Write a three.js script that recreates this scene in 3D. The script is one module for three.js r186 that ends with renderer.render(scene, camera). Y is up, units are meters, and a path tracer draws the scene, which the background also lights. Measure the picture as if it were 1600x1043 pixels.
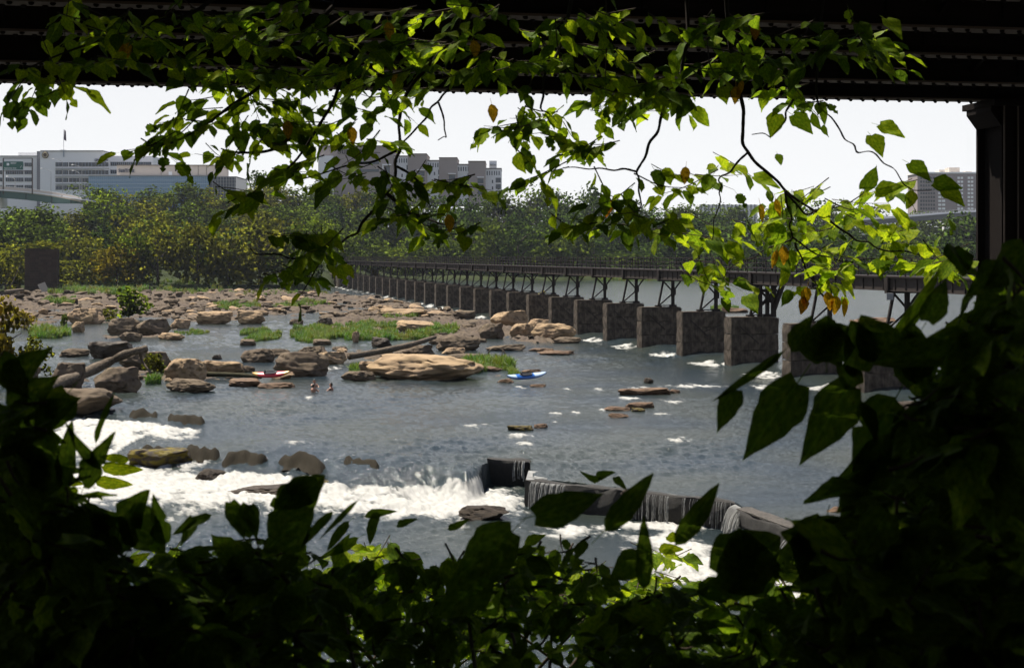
import * as THREE from 'three';
import { mergeGeometries, mergeVertices } from 'three/addons/utils/BufferGeometryUtils.js';
import { MarchingCubes } from 'three/addons/objects/MarchingCubes.js';
import { FontLoader } from 'three/addons/loaders/FontLoader.js';
import { TextGeometry } from 'three/addons/geometries/TextGeometry.js';
import { RoundedBoxGeometry } from 'three/addons/geometries/RoundedBoxGeometry.js';
import { createNoise2D, createNoise3D } from 'simplex-noise';

// ---------------------------------------------------------------- camera, sky, sun, exposure
const scene = new THREE.Scene();
const F = 2200, EY = 9;                       // focal length in photo pixels, eye height over the river
const camera = new THREE.PerspectiveCamera(2 * Math.atan(521.5 / F) * 180 / Math.PI, 1600 / 1043, 0.1, 4000);
camera.position.set(0, EY, 0);
camera.lookAt(0, EY, -10);
camera.setViewOffset(1600, 1043, 0, 121.5, 1600, 1043);   // lens shifted so that the horizon lies above the middle
camera.focus = 60; camera.userData.fStop = 13;
camera.updateProjectionMatrix();

const renderer = new THREE.WebGLRenderer({ antialias: true });
renderer.setSize(1024, 667);
renderer.toneMapping = THREE.LinearToneMapping;
renderer.toneMappingExposure = 2.0;
renderer.shadowMap.enabled = true;

const SUN = new THREE.Vector3(-0.42, 1.22, -1).normalize();
{
  const w = 256, h = 128, data = new Float32Array(w * h * 4);
  for (let j = 0; j < h; j++) {
    const el = ((j + 0.5) / h - 0.5) * Math.PI;         // row 0 is the nadir
    const t = Math.max(0, Math.sin(el));
    const k = Math.exp(-((t / 0.40) ** 2));
    for (let i = 0; i < w; i++) {
      const o = (j * w + i) * 4;
      data[o] = 0.05 + 0.44 * k; data[o + 1] = 0.085 + 0.41 * k; data[o + 2] = 0.175 + 0.325 * k; data[o + 3] = 1;
      if (el < 0) { data[o] = 0.05; data[o + 1] = 0.055; data[o + 2] = 0.055; }
    }
  }
  const sky = new THREE.DataTexture(data, w, h, THREE.RGBAFormat, THREE.FloatType);
  sky.mapping = THREE.EquirectangularReflectionMapping;
  sky.magFilter = THREE.LinearFilter; sky.minFilter = THREE.LinearFilter;
  sky.colorSpace = THREE.LinearSRGBColorSpace;
  sky.needsUpdate = true;
  scene.background = sky; scene.environment = sky;
}
const sun = new THREE.DirectionalLight(new THREE.Color(1, 0.93, 0.82), 5);
sun.position.copy(SUN).multiplyScalar(400); sun.target.position.set(0, 0, -150);
sun.castShadow = true;
Object.assign(sun.shadow.camera, { left: -250, right: 250, top: 300, bottom: -300, near: 1, far: 1500 });
sun.shadow.mapSize.set(4096, 4096);
scene.add(sun); scene.add(sun.target);
scene.fog = new THREE.FogExp2(new THREE.Color(0.80, 0.88, 1.0), 0.000055);

// ---------------------------------------------------------------- helpers
const V = (x, y, z) => new THREE.Vector3(x, y, z);
function rng(seed) { let a = seed >>> 0; return () => { a |= 0; a = a + 0x6D2B79F5 | 0; let t = Math.imul(a ^ a >>> 15, 1 | a); t = t + Math.imul(t ^ t >>> 7, 61 | t) ^ t; return ((t ^ t >>> 14) >>> 0) / 4294967296; }; }
const n2 = createNoise2D(rng(11)), n3 = createNoise3D(rng(12)), n2b = createNoise2D(rng(13));
const clamp = (x, a = 0, b = 1) => Math.min(b, Math.max(a, x));
const ss = (a, b, x) => { const t = clamp((x - a) / (b - a)); return t * t * (3 - 2 * t); };
const lerp = (a, b, t) => a + (b - a) * t;
const fbm2 = (x, y, o = 4, f = n2) => { let s = 0, a = 0.5, t = 0; for (let i = 0; i < o; i++) { s += a * f(x, y); t += a; a *= 0.5; x = x * 2.03 + 7.1; y = y * 2.03 - 3.7; } return s / t; };
const fbm3 = (x, y, z, o = 4) => { let s = 0, a = 0.5, t = 0; for (let i = 0; i < o; i++) { s += a * n3(x, y, z); t += a; a *= 0.5; x = x * 2.03 + 7.1; y = y * 2.03 - 3.7; z = z * 2.03 + 1.3; } return s / t; };
// place of a thing seen at a picture position, d metres ahead; GD: how far ahead the level L is met
const PX = (x, y, d) => V((x - 800) / F * d, EY - (y - 400) / F * d, -d);
const GD = (y, l = 0) => F * (EY - l) / (y - 400);
const G = (x, y, l = 0) => PX(x, y, GD(y, l));

const used = {};
function numbered(name) { const n = used[name] = (used[name] ?? -1) + 1; return n ? `${name}_${String(n).padStart(3, '0')}` : name; }
function shadows(o) { o.traverse(m => { if (m.isMesh) { m.castShadow = true; m.receiveShadow = true; } }); return o; }
function tag(o, label, category, group, kind) {
  if (label) o.userData.label = label;
  if (category) o.userData.category = category;
  if (group) o.userData.group = group;
  if (kind) o.userData.kind = kind;
  return o;
}
function thing(name, label, category, pos = V(0, 0, 0), turn = 0, group) {
  const o = new THREE.Group(); o.name = numbered(name); o.position.copy(pos); o.rotation.y = turn;
  scene.add(o); return tag(o, label, category, group);
}
function mesh(name, geo, mat, parent = scene) {
  const m = new THREE.Mesh(geo, mat);
  m.name = parent === scene ? numbered(name) : name;
  m.castShadow = m.receiveShadow = true; parent.add(m); return m;
}
function struct(name, geo, mat) { const m = mesh(name, geo, mat); m.userData.kind = 'structure'; return m; }
function box(w, h, d, x = 0, y = 0, z = 0) { const g = new THREE.BoxGeometry(w, h, d); g.translate(x, y, z); return g; }
function bar(a, b, w, h = w) {           // square bar between two points
  const L = a.distanceTo(b), g = new THREE.BoxGeometry(w, h, L);
  const m = new THREE.Matrix4().lookAt(a, b, Math.abs(b.clone().sub(a).normalize().y) > 0.99 ? V(1, 0, 0) : V(0, 1, 0));
  g.applyMatrix4(m); g.translate((a.x + b.x) / 2, (a.y + b.y) / 2, (a.z + b.z) / 2); return g;
}
function merge(list) {
  const l = list.map(g => { const q = g.index ? g.toNonIndexed() : g; for (const k of Object.keys(q.attributes)) if (!['position', 'normal', 'uv'].includes(k)) q.deleteAttribute(k); return q; });
  return mergeGeometries(l);
}
function taper(pts, r0, r1, seg = 5, wob = 0) {      // tapered tube along points
  const c = pts.length === 2 ? new THREE.LineCurve3(pts[0], pts[1]) : new THREE.CatmullRomCurve3(pts);
  const n = Math.max(2, pts.length * 3), P = [], I = [], N = [], U = [];
  const fr = c.computeFrenetFrames(n);
  for (let i = 0; i <= n; i++) {
    const p = c.getPoint(i / n), r = lerp(r0, r1, i / n) * (1 + wob * n2(i * 0.9, r0 * 100));
    for (let j = 0; j <= seg; j++) {
      const a = j / seg * Math.PI * 2, nx = fr.normals[i].clone().multiplyScalar(Math.cos(a)).addScaledVector(fr.binormals[i], Math.sin(a));
      P.push(p.x + nx.x * r, p.y + nx.y * r, p.z + nx.z * r); N.push(nx.x, nx.y, nx.z); U.push(j / seg, i / n);
      if (i < n && j < seg) { const q = i * (seg + 1) + j; I.push(q, q + 1, q + seg + 1, q + 1, q + seg + 2, q + seg + 1); }
    }
  }
  for (const e of [0, n]) {            // closed ends
    const k = P.length / 3, p = c.getPoint(e / n), t = fr.tangents[e].clone().multiplyScalar(e ? 1 : -1);
    P.push(p.x, p.y, p.z); N.push(t.x, t.y, t.z); U.push(0.5, 0.5);
    for (let j = 0; j < seg; j++) { const q = e * (seg + 1) + j; if (e) I.push(q, q + 1, k); else I.push(q + 1, q, k); }
  }
  const g = new THREE.BufferGeometry();
  g.setAttribute('position', new THREE.Float32BufferAttribute(P, 3)); g.setAttribute('normal', new THREE.Float32BufferAttribute(N, 3)); g.setAttribute('uv', new THREE.Float32BufferAttribute(U, 2)); g.setIndex(I);
  return g;
}
function std(r, g, b, roughness = 0.9, extra = {}) { return new THREE.MeshPhysicalMaterial({ color: new THREE.Color().setRGB(r, g, b), roughness, specularIntensity: roughness > 0.6 ? 0.3 : 1, ...extra }); }
function noiseTex(size, fn, srgb = false) {      // fn(u, v) -> [r, g, b] or number, tiling left to fn
  const d = new Uint8Array(size * size * 4);
  for (let j = 0; j < size; j++) for (let i = 0; i < size; i++) {
    const c = fn(i / size, j / size), o = (j * size + i) * 4, q = Array.isArray(c) ? c : [c, c, c];
    d[o] = clamp(q[0]) * 255; d[o + 1] = clamp(q[1]) * 255; d[o + 2] = clamp(q[2]) * 255; d[o + 3] = 255;
  }
  const t = new THREE.DataTexture(d, size, size); t.wrapS = t.wrapT = THREE.RepeatWrapping; t.magFilter = THREE.LinearFilter; t.minFilter = THREE.LinearMipmapLinearFilter; t.generateMipmaps = true;
  if (srgb) t.colorSpace = THREE.SRGBColorSpace; t.needsUpdate = true; return t;
}
// seamless noise: a torus in 4 directions folded into 3D noise
const tile = (u, v, f, s = 0) => { const a = u * Math.PI * 2, b = v * Math.PI * 2; return 0.5 + 0.25 * (n3(Math.cos(a) * f + s, Math.sin(a) * f, Math.cos(b) * f) + n3(Math.sin(b) * f + 9 + s, Math.cos(a) * f + 4, Math.sin(a) * f)); };
const grainTex = noiseTex(512, (u, v) => 0.25 * tile(u, v, 2) + 0.35 * tile(u, v, 9, 3) + 0.4 * tile(u, v, 30, 5));
const blotchTex = noiseTex(512, (u, v) => { const k = 0.55 + 0.75 * (0.5 * tile(u, v, 1.6, 1) + 0.3 * tile(u, v, 5, 2) + 0.2 * tile(u, v, 20, 4) - 0.3); return [k, k * 0.985, k * 0.96]; }, true);
const stainTex = noiseTex(512, (u, v) => { const s = tile(u, v * 0.25, 7, 6), b = tile(u, v, 2.2, 8), f = tile(u, v, 16, 2), w = ss(0.52, 0.62, tile(u, v * 0.5, 4, 13)); const k = 0.72 + 0.18 * (s - 0.5) + 0.5 * (b - 0.5) + 0.12 * (f - 0.5); return [lerp(k, k * 0.92, w), lerp(k * 0.98, k * 0.90, w), lerp(k * 0.95, k * 0.86, w)]; }, true);
const rep = (t, x, y = x) => { const c = t.clone(); c.repeat.set(x, y); c.needsUpdate = true; return c; };
function ordinal(n) { return ['first', 'second', 'third', 'fourth', 'fifth', 'sixth', 'seventh', 'eighth', 'ninth', 'tenth', 'eleventh', 'twelfth', 'thirteenth', 'fourteenth', 'fifteenth', 'sixteenth', 'seventeenth', 'eighteenth', 'nineteenth', 'twentieth', 'twenty-first', 'twenty-second', 'twenty-third', 'twenty-fourth', 'twenty-fifth', 'twenty-sixth', 'twenty-seventh', 'twenty-eighth', 'twenty-ninth', 'thirtieth', 'thirty-first', 'thirty-second', 'thirty-third', 'thirty-fourth'][n]; }
// ---------------------------------------------------------------- the river: one sheet with its ledges, weir and spillway
const damX = d => 17.6 - 0.232 * (d - 113), DAMTURN = Math.atan(0.232);
const line = pts => { const q = pts.map(([x, y]) => { const p = G(x, y); return [p.x, -p.z]; }).sort((a, b) => a[0] - b[0]); return X => { if (X <= q[0][0]) return q[0][1]; for (let i = 1; i < q.length; i++) if (X < q[i][0]) return lerp(q[i - 1][1], q[i][1], (X - q[i - 1][0]) / (q[i][0] - q[i - 1][0])); return q[q.length - 1][1]; }; };
const crestA = line([[-250, 622], [0, 627], [100, 630], [190, 638], [260, 646], [340, 658], [420, 668], [520, 676]]);
const crestB = line([[-250, 688], [0, 688], [185, 686], [260, 689], [350, 696], [450, 706], [560, 714], [650, 723], [730, 735], [765, 722], [826, 722], [832, 748], [905, 755], [1150, 785], [1168, 798], [1260, 832], [1400, 880], [1750, 985]]);
const XA = G(350, 660).x, XW = G(765, 722).x, XB = G(185, 686).x;
function level(X, d) {
  const s = (X - damX(d)) * 0.974;
  if (s > -3) { const t = ss(-1.0, 1.4, s); return t * 0.5; }
  const w1 = 1.2 * n2(X * 0.16, 3) + 0.5 * n2(X * 0.6, 8), w2 = 1.3 * n2(X * 0.13, 19) + 0.6 * n2(X * 0.55, 5);
  const tA = crestA(X) + w1 - d, a = 1 - ss(XA - 1, XA + 4.5, X), dA = 0.5 * a;
  const wall = ss(XW - 0.5, XW, X), tB = crestB(X) + w2 * (1 - wall) - d;
  let l = -dA * ss(-2, 4.5, tA);
  l -= (1 - dA) * (wall > 0.5 ? (tB > -0.02 ? 1 : 0) : ss(lerp(-3, -0.9, ss(-8, -3, X)), lerp(6.5, 2.2, ss(-8, -3, X)), tB) + 0.10 * Math.exp(-((tB - 5.0) ** 2) / 0.5));
  return l;
}
const foamSpots = [[814, 605, 16, 3], [885, 607, 7, 2], [935, 608, 10, 3], [1000, 606, 26, 3], [1080, 603, 60, 4], [985, 622, 22, 2.5], [1050, 627, 26, 3], [868, 645, 12, 2.5], [900, 645, 9, 4], [1032, 647, 16, 2.5], [822, 654, 5, 2], [866, 658, 5, 2.5], [812, 680, 22, 4], [822, 693, 16, 3.5], [740, 665, 22, 4], [1060, 687, 24, 5], [480, 621, 10, 2], [940, 640, 8, 2], [740, 560, 10, 2], [520, 575, 16, 5], [1200, 605, 40, 5], [1300, 600, 60, 5], [1400, 640, 60, 8], [15, 572, 20, 3], [780, 546, 16, 2], [460, 690, 30, 3], [1350, 760, 30, 3], [1330, 650, 60, 8]].map(([x, y, rx, ry]) => { const c = G(x, y), e = G(x, y + ry); return [c.x, -c.z, rx / F * -c.z, Math.max(0.5, c.z * -1 + e.z)]; });
const lowSpots = [[760, 783, 70, 22, .9], [700, 745, 50, 10, .8], [1060, 870, 70, 50, .95], [1030, 822, 90, 8, .9], [900, 830, 60, 12, .7], [1230, 870, 40, 26, 1], [1250, 920, 60, 30, .9], [410, 930, 45, 14, .9], [540, 795, 90, 10, .55], [380, 790, 60, 10, .4], [640, 790, 60, 8, .4], [90, 770, 60, 40, .5], [150, 745, 200, 22, .7], [480, 940, 60, 20, .4], [600, 980, 100, 30, .35]].map(([x, y, rx, ry, s]) => { const c = G(x, y, -1), e = G(x, y + ry, -1); return [c.x, -c.z, rx / F * -c.z, Math.max(0.8, -c.z + e.z), s]; });
function foamAt(X, d) {        // how much of the surface is broken into bubbles here
  let S = 0;
  const s = (X - damX(d)) * 0.974;
  if (s > -3.2) { const k = ((d - 113) / 11.1 % 1 + 1) % 1; return s < 1.0 && s > -2.2 ? (k > 0.14 && k < 0.5 ? 0.56 * ss(-2.2, -1.0, s) * (1 - ss(-0.2, 0.8, s)) : 0) : 0; }
  const w1 = 1.2 * n2(X * 0.16, 3) + 0.5 * n2(X * 0.6, 8), w2 = 1.3 * n2(X * 0.13, 19) + 0.6 * n2(X * 0.55, 5);
  const tA = crestA(X) + w1 - d, tB = crestB(X) + w2 - d, a = 1 - ss(XA - 3, XA + 0.5, X);
  if (tA > 0.8) S = Math.max(S, a * (1.0 - (X < XB ? 0.75 : 1) * ss(3, X < XB ? 26 : 8, tA)) * ss(1.5, 2.6, tA));
  if (X < XW) { const reach = lerp(14, 6.5, ss(-16, -2, X)); if (tB > 0.25) S = Math.max(S, (1.05 - 1.0 * ss(reach * 0.45, reach * 1.25, tB)) * ss(lerp(2.3, 0.5, ss(-8, -3, X)), lerp(3.6, 1.6, ss(-8, -3, X)), tB)); }
  S *= 0.80 + 0.34 * fbm2(X * 0.22 + d * 0.10, d * 0.16 - X * 0.06, 2);
  const low = tB > 0.2;
  for (const [cx, cd, rx, rd, k] of low ? lowSpots : foamSpots) { const q = ((X - cx) / rx) ** 2 + ((d - cd) / rd) ** 2; if (q < 3) S = Math.max(S, (k || 0.52) * Math.exp(-q * 0.9)); }
  return S;
}
const waterMat = new THREE.MeshPhysicalMaterial({ color: 0xffffff, vertexColors: true, roughness: 0.11, ior: 1.333 });
const poolMat = waterMat.clone();
const foamMat = new THREE.MeshStandardMaterial({ color: 0xffffff, vertexColors: true, roughness: 0.75 });
{
  const tex = noiseTex(1024, (u, v) => 0.35 * tile(u, v, 6, 2) + 0.35 * tile(u, v, 16, 7) + 0.3 * tile(u, v, 36, 11));
  waterMat.bumpMap = tex; waterMat.bumpScale = 0.036;
  poolMat.bumpMap = tex; poolMat.bumpScale = 0.030; poolMat.roughness = 0.12; foamMat.bumpMap = rep(tex, 2); foamMat.bumpScale = 0.06;
  const cols = 540, d0 = 22, d1 = 640, q0 = 0.0036;
  const ds = []; for (let d = d0; d < d1;) { ds.push(d); d *= 1 + q0 * (d < 110 ? 1 : d < 200 ? 1.5 : 3.2); } ds.push(d1);
  const rows = ds.length, P = new Float32Array(rows * (cols + 1) * 3), C = new Float32Array(P.length), U = new Float32Array(rows * (cols + 1) * 2), foam = new Float32Array(rows * (cols + 1));
  let k = 0;
  for (const d of ds) for (let i = 0; i <= cols; i++, k++) {
    const X = (i / cols * 2 - 1) * 0.44 * d, l = level(X, d), S = foamAt(X, d);
    const u = X * 0.92 + d * 0.39, v = d * 0.92 - X * 0.39;                  // across and along the current
    const s = X - damX(d), calm = s > 3 ? 0.22 : 1;
    let w = 0.075 * n2(u * 0.22, v * 0.35) + 0.075 * n2(u * 0.75 + 5, v * 1.15) * (0.6 + 0.6 * n2b(X * 0.07, d * 0.05));
    if (d < 160) w += 0.045 * n2(u * 2.1, v * 3.1);
    if (d < 75) w += 0.013 * n2(u * 5.3, v * 6.1);
    w *= calm * (0.62 + 0.62 * n2b(X * 0.035 + 3, d * 0.03));
    const fn = 0.5 + 0.5 * fbm2(u * 0.85, v * 0.45, 3, n2b) + 0.26 * fbm2(u * 3.4, v * 2.0, 3);
    const f = clamp((S * 1.35 - fn) * 2.6);
    const lip = l < -0.02 && l > -0.97 && s < -3 ? 1 : 0; w += lip * (0.03 * n2(X * 2.2 + d, d * 0.35) + 0.012 * n2(X * 6 + d * 2.5, d * 0.7));
    foam[k] = S > 0.02 ? f : 0;
    if (S > 0.25) w += S * (0.12 * fbm2(X * 1.1, d * 1.1, 3) + 0.05 * n2(X * 4, d * 4)) + 0.05 * f;
    P[k * 3] = X; P[k * 3 + 1] = l + w; P[k * 3 + 2] = -d;
    U[k * 2] = u / 6; U[k * 2 + 1] = v / 5;
    const t = clamp(foam[k] * 1.15), m = 0.9 + 0.2 * n2(X * 3, d * 3), bed = 0.5 + 0.5 * n2b(X * 0.11, d * 0.09);
    C[k * 3] = lerp(0.016 + 0.014 * bed, 0.47 * m, t); C[k * 3 + 1] = lerp(0.026 + 0.010 * bed, 0.465 * m, t); C[k * 3 + 2] = lerp(0.034 - 0.006 * bed, 0.435 * m, t);
  }
  const a = [], b = [], e = [];
  for (let j = 0; j < rows - 1; j++) for (let i = 0; i < cols; i++) {
    const p = j * (cols + 1) + i, q = p + cols + 1, f = (foam[p] + foam[p + 1] + foam[q] + foam[q + 1]) / 4;
    (f > 0.28 ? b : P[p * 3] - damX(-P[p * 3 + 2]) > 4 ? e : a).push(p, p + 1, q, p + 1, q + 1, q);
  }
  const g = new THREE.BufferGeometry();
  g.setAttribute('position', new THREE.BufferAttribute(P, 3)); g.setAttribute('color', new THREE.BufferAttribute(C, 3)); g.setAttribute('uv', new THREE.BufferAttribute(U, 2));
  g.setIndex(a.concat(b, e)); g.addGroup(0, a.length, 0); g.addGroup(a.length, b.length, 1); g.addGroup(a.length + b.length, e.length, 2);
  g.computeVertexNormals();
  const m = struct('river_water', g, [waterMat, foamMat, poolMat]);
  m.userData.label = 'rippled blue grey river water with white rapids';
  console.log('water triangles', (a.length + b.length) / 3, rows);
}
// ---------------------------------------------------------------- land: rock shelf, far bank and hill, near bank
const pxOf = (X, d) => 800 + X / d * F, pyOf = d => 400 + EY * F / d;
const rockTex = blotchTex;
function fan(cols, ds, half0, half1, fn, colorFn) {
  const rows = ds.length, P = [], C = [], U = [], I = [];
  ds.forEach((d, j) => {
    for (let i = 0; i <= cols; i++) {
      const X = lerp(-half0, half1, i / cols) * d, y = fn(X, d); P.push(X, y, -d); U.push(X / 5, d / 5);
      const c = colorFn(X, d, y); C.push(c[0], c[1], c[2]);
      if (j < rows - 1 && i < cols) { const p = j * (cols + 1) + i, q = p + cols + 1; I.push(p, p + 1, q, p + 1, q + 1, q); }
    }
  });
  const g = new THREE.BufferGeometry();
  g.setAttribute('position', new THREE.Float32BufferAttribute(P, 3)); g.setAttribute('color', new THREE.Float32BufferAttribute(C, 3)); g.setAttribute('uv', new THREE.Float32BufferAttribute(U, 2)); g.setIndex(I); g.computeVertexNormals();
  return g;
}
// where bedrock lies bare: [px, py, rx, ry, height]
const rockZones = [[150, 466, 420, 16, 1.0], [480, 474, 200, 14, 0.9], [120, 492, 220, 14, 0.75], [380, 492, 130, 10, 0.7], [620, 495, 130, 14, 0.9], [720, 515, 120, 14, 0.9], [840, 520, 60, 14, 0.8], [560, 520, 150, 12, 0.55], [230, 520, 90, 9, 0.6], [60, 518, 60, 8, 0.55], [410, 524, 50, 8, 0.5], [590, 552, 90, 10, 0.65], [690, 556, 70, 8, 0.55], [470, 568, 80, 10, 0.5], [360, 586, 70, 9, 0.55], [640, 584, 110, 7, 0.5], [230, 590, 90, 18, 0.55], [90, 604, 70, 18, 0.6], [110, 632, 70, 8, 0.5], [790, 583, 45, 6, 0.42], [870, 540, 60, 5, 0.4], [860, 552, 50, 3, 0.38], [440, 597, 50, 4, 0.4], [990, 616, 45, 3, 0.15]].map(([x, y, rx, ry, h]) => { const c = G(x, y), e = G(x, y - ry); return [c.x, -c.z, rx / F * -c.z, -e.z + c.z, h]; });
function shelf(X, d) {
  let z = 0; for (const [cx, cd, rx, rd, h] of rockZones) { const q = Math.sqrt(((X - cx) / rx) ** 2 + ((d - cd) / rd) ** 2); if (q < 1.3) z = Math.max(z, h * (1 - ss(0.6, 1.25, q))); }
  const big = fbm2(X * 0.06, d * 0.045, 3), rid = 1 - Math.abs(fbm2(X * 0.17 + 4, d * 0.11, 3)), step = Math.round((fbm2(X * 0.25, d * 0.16, 2) + 1) * 3.5) / 3.5 - 1;
  const fine = 0.16 * fbm2(X * 0.9, d * 0.6, 2);
  return -0.66 + z * (0.80 + 0.85 * big + 0.75 * (rid - 0.6) + 0.32 * step + fine * 1.6) - 0.45 * (1 - Math.min(1, z * 4));
}
const rockCol = (x, y, z) => {       // dry tan stone, dark lichen and river stains in patches
  const a = 0.5 + 0.5 * fbm3(x * 0.35, y * 0.5, z * 0.35, 3), b = fbm3(x * 1.3 + 9, y * 1.6, z * 1.3, 3), c = fbm3(x * 4, y * 4, z * 4, 2);
  let k = 0.72 + 0.5 * a + 0.12 * c; if (b > 0.18) k *= 1 - 0.55 * ss(0.18, 0.42, b);
  return [k, k * lerp(0.93, 1, a * 0.4), k * lerp(0.82, 0.98, 1 - a)];
};
{
  const ds = []; for (let d = 92; d < 372;) { ds.push(d); d *= 1.0042; }
  const g = fan(470, ds, 0.43, 0.09, (X, d) => { const y = shelf(X, d); const s = X - damX(d); return s > -0.5 ? -1.5 : y; }, (X, d, y) => { const c = rockCol(X * 0.8, y, d * 0.6); return [0.095 * c[0], 0.077 * c[1], 0.060 * c[2]]; });
  const m = struct('rock_shelf', g, new THREE.MeshPhysicalMaterial({ specularIntensity: 0.3, vertexColors: true, roughness: 0.92, bumpMap: grainTex, bumpScale: 0.05 }));
  m.userData.label = 'broken tan bedrock shelf with pools across the river';
}
// far bank and hill
const shoreAt = px => px < 460 ? lerp(352, 362, clamp(px / 460)) : lerp(362, 498, ss(460, 640, px)) + 14 * Math.sin(px * 0.013);
const hillTop = px => 20 * (1 - 0.62 * ss(760, 1000, px)) + 5 * ss(1350, 1560, px);
function land(X, d) {
  const px = pxOf(X, d), s = d - shoreAt(px);
  return -3 + 4.6 * ss(-6, 5, s) + 3 * ss(5, 60, s) + hillTop(px) * ss(70, 250, s) + 1.2 * n2(X * 0.02, d * 0.02) * ss(0, 30, s) + 0.3 * n2(X * 0.15, d * 0.12);
}
{
  const ds = []; for (let d = 335; d < 3000;) { ds.push(d); d *= d < 1000 ? 1.006 : 1.06; }
  const g = fan(260, ds, 0.5, 0.5, (X, d) => land(X, d), (X, d) => { const k = 0.8 + 0.4 * fbm2(X * 0.1, d * 0.1, 3); return [0.030 * k, 0.040 * k, 0.014 * k]; });
  struct('far_bank', g, new THREE.MeshPhysicalMaterial({ specularIntensity: 0.2, vertexColors: true, roughness: 1 })).userData.label = 'green wooded slope of the far bank';
}
// the steep near bank underfoot; the unseen rise behind is added to block low sky
const bankY = (X, d) => { const t = d < 0 ? 7.3 - d * 0.46 : 7.3 - 7.0 * ss(0, 30, d) * 1.22 - 0.02 * d; return Math.max(-3, t) + 0.25 * n2(X * 0.3, d * 0.3) + 0.1 * n2(X * 1.3, d * 1.3); };
{
  const P = [], I = [], C = [], U = [], nx = 110, nd = 110;
  for (let j = 0; j <= nd; j++) for (let i = 0; i <= nx; i++) {
    const X = (-38 + 76 * i / nx) * (j < 30 ? 1 + (30 - j) / 30 * 3 : 1), d = j < 30 ? lerp(-85, -5, j / 30) : lerp(-5, 34, (j - 30) / (nd - 30)); P.push(X, bankY(X, d), -d); U.push(X, d);
    const k = 0.8 + 0.5 * fbm2(X, d, 3); C.push(0.038 * k, 0.03 * k, 0.018 * k);
    if (i < nx && j < nd) { const p = j * (nx + 1) + i, q = p + nx + 1; I.push(p, p + 1, q, p + 1, q + 1, q); }
  }
  const g = new THREE.BufferGeometry(); g.setAttribute('position', new THREE.Float32BufferAttribute(P, 3)); g.setAttribute('color', new THREE.Float32BufferAttribute(C, 3)); g.setAttribute('uv', new THREE.Float32BufferAttribute(U, 2)); g.setIndex(I); g.computeVertexNormals();
  struct('near_bank', g, new THREE.MeshPhysicalMaterial({ specularIntensity: 0.2, vertexColors: true, roughness: 1, bumpMap: grainTex, bumpScale: 0.04 })).userData.label = 'dark soil of the steep near bank';
}
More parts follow.
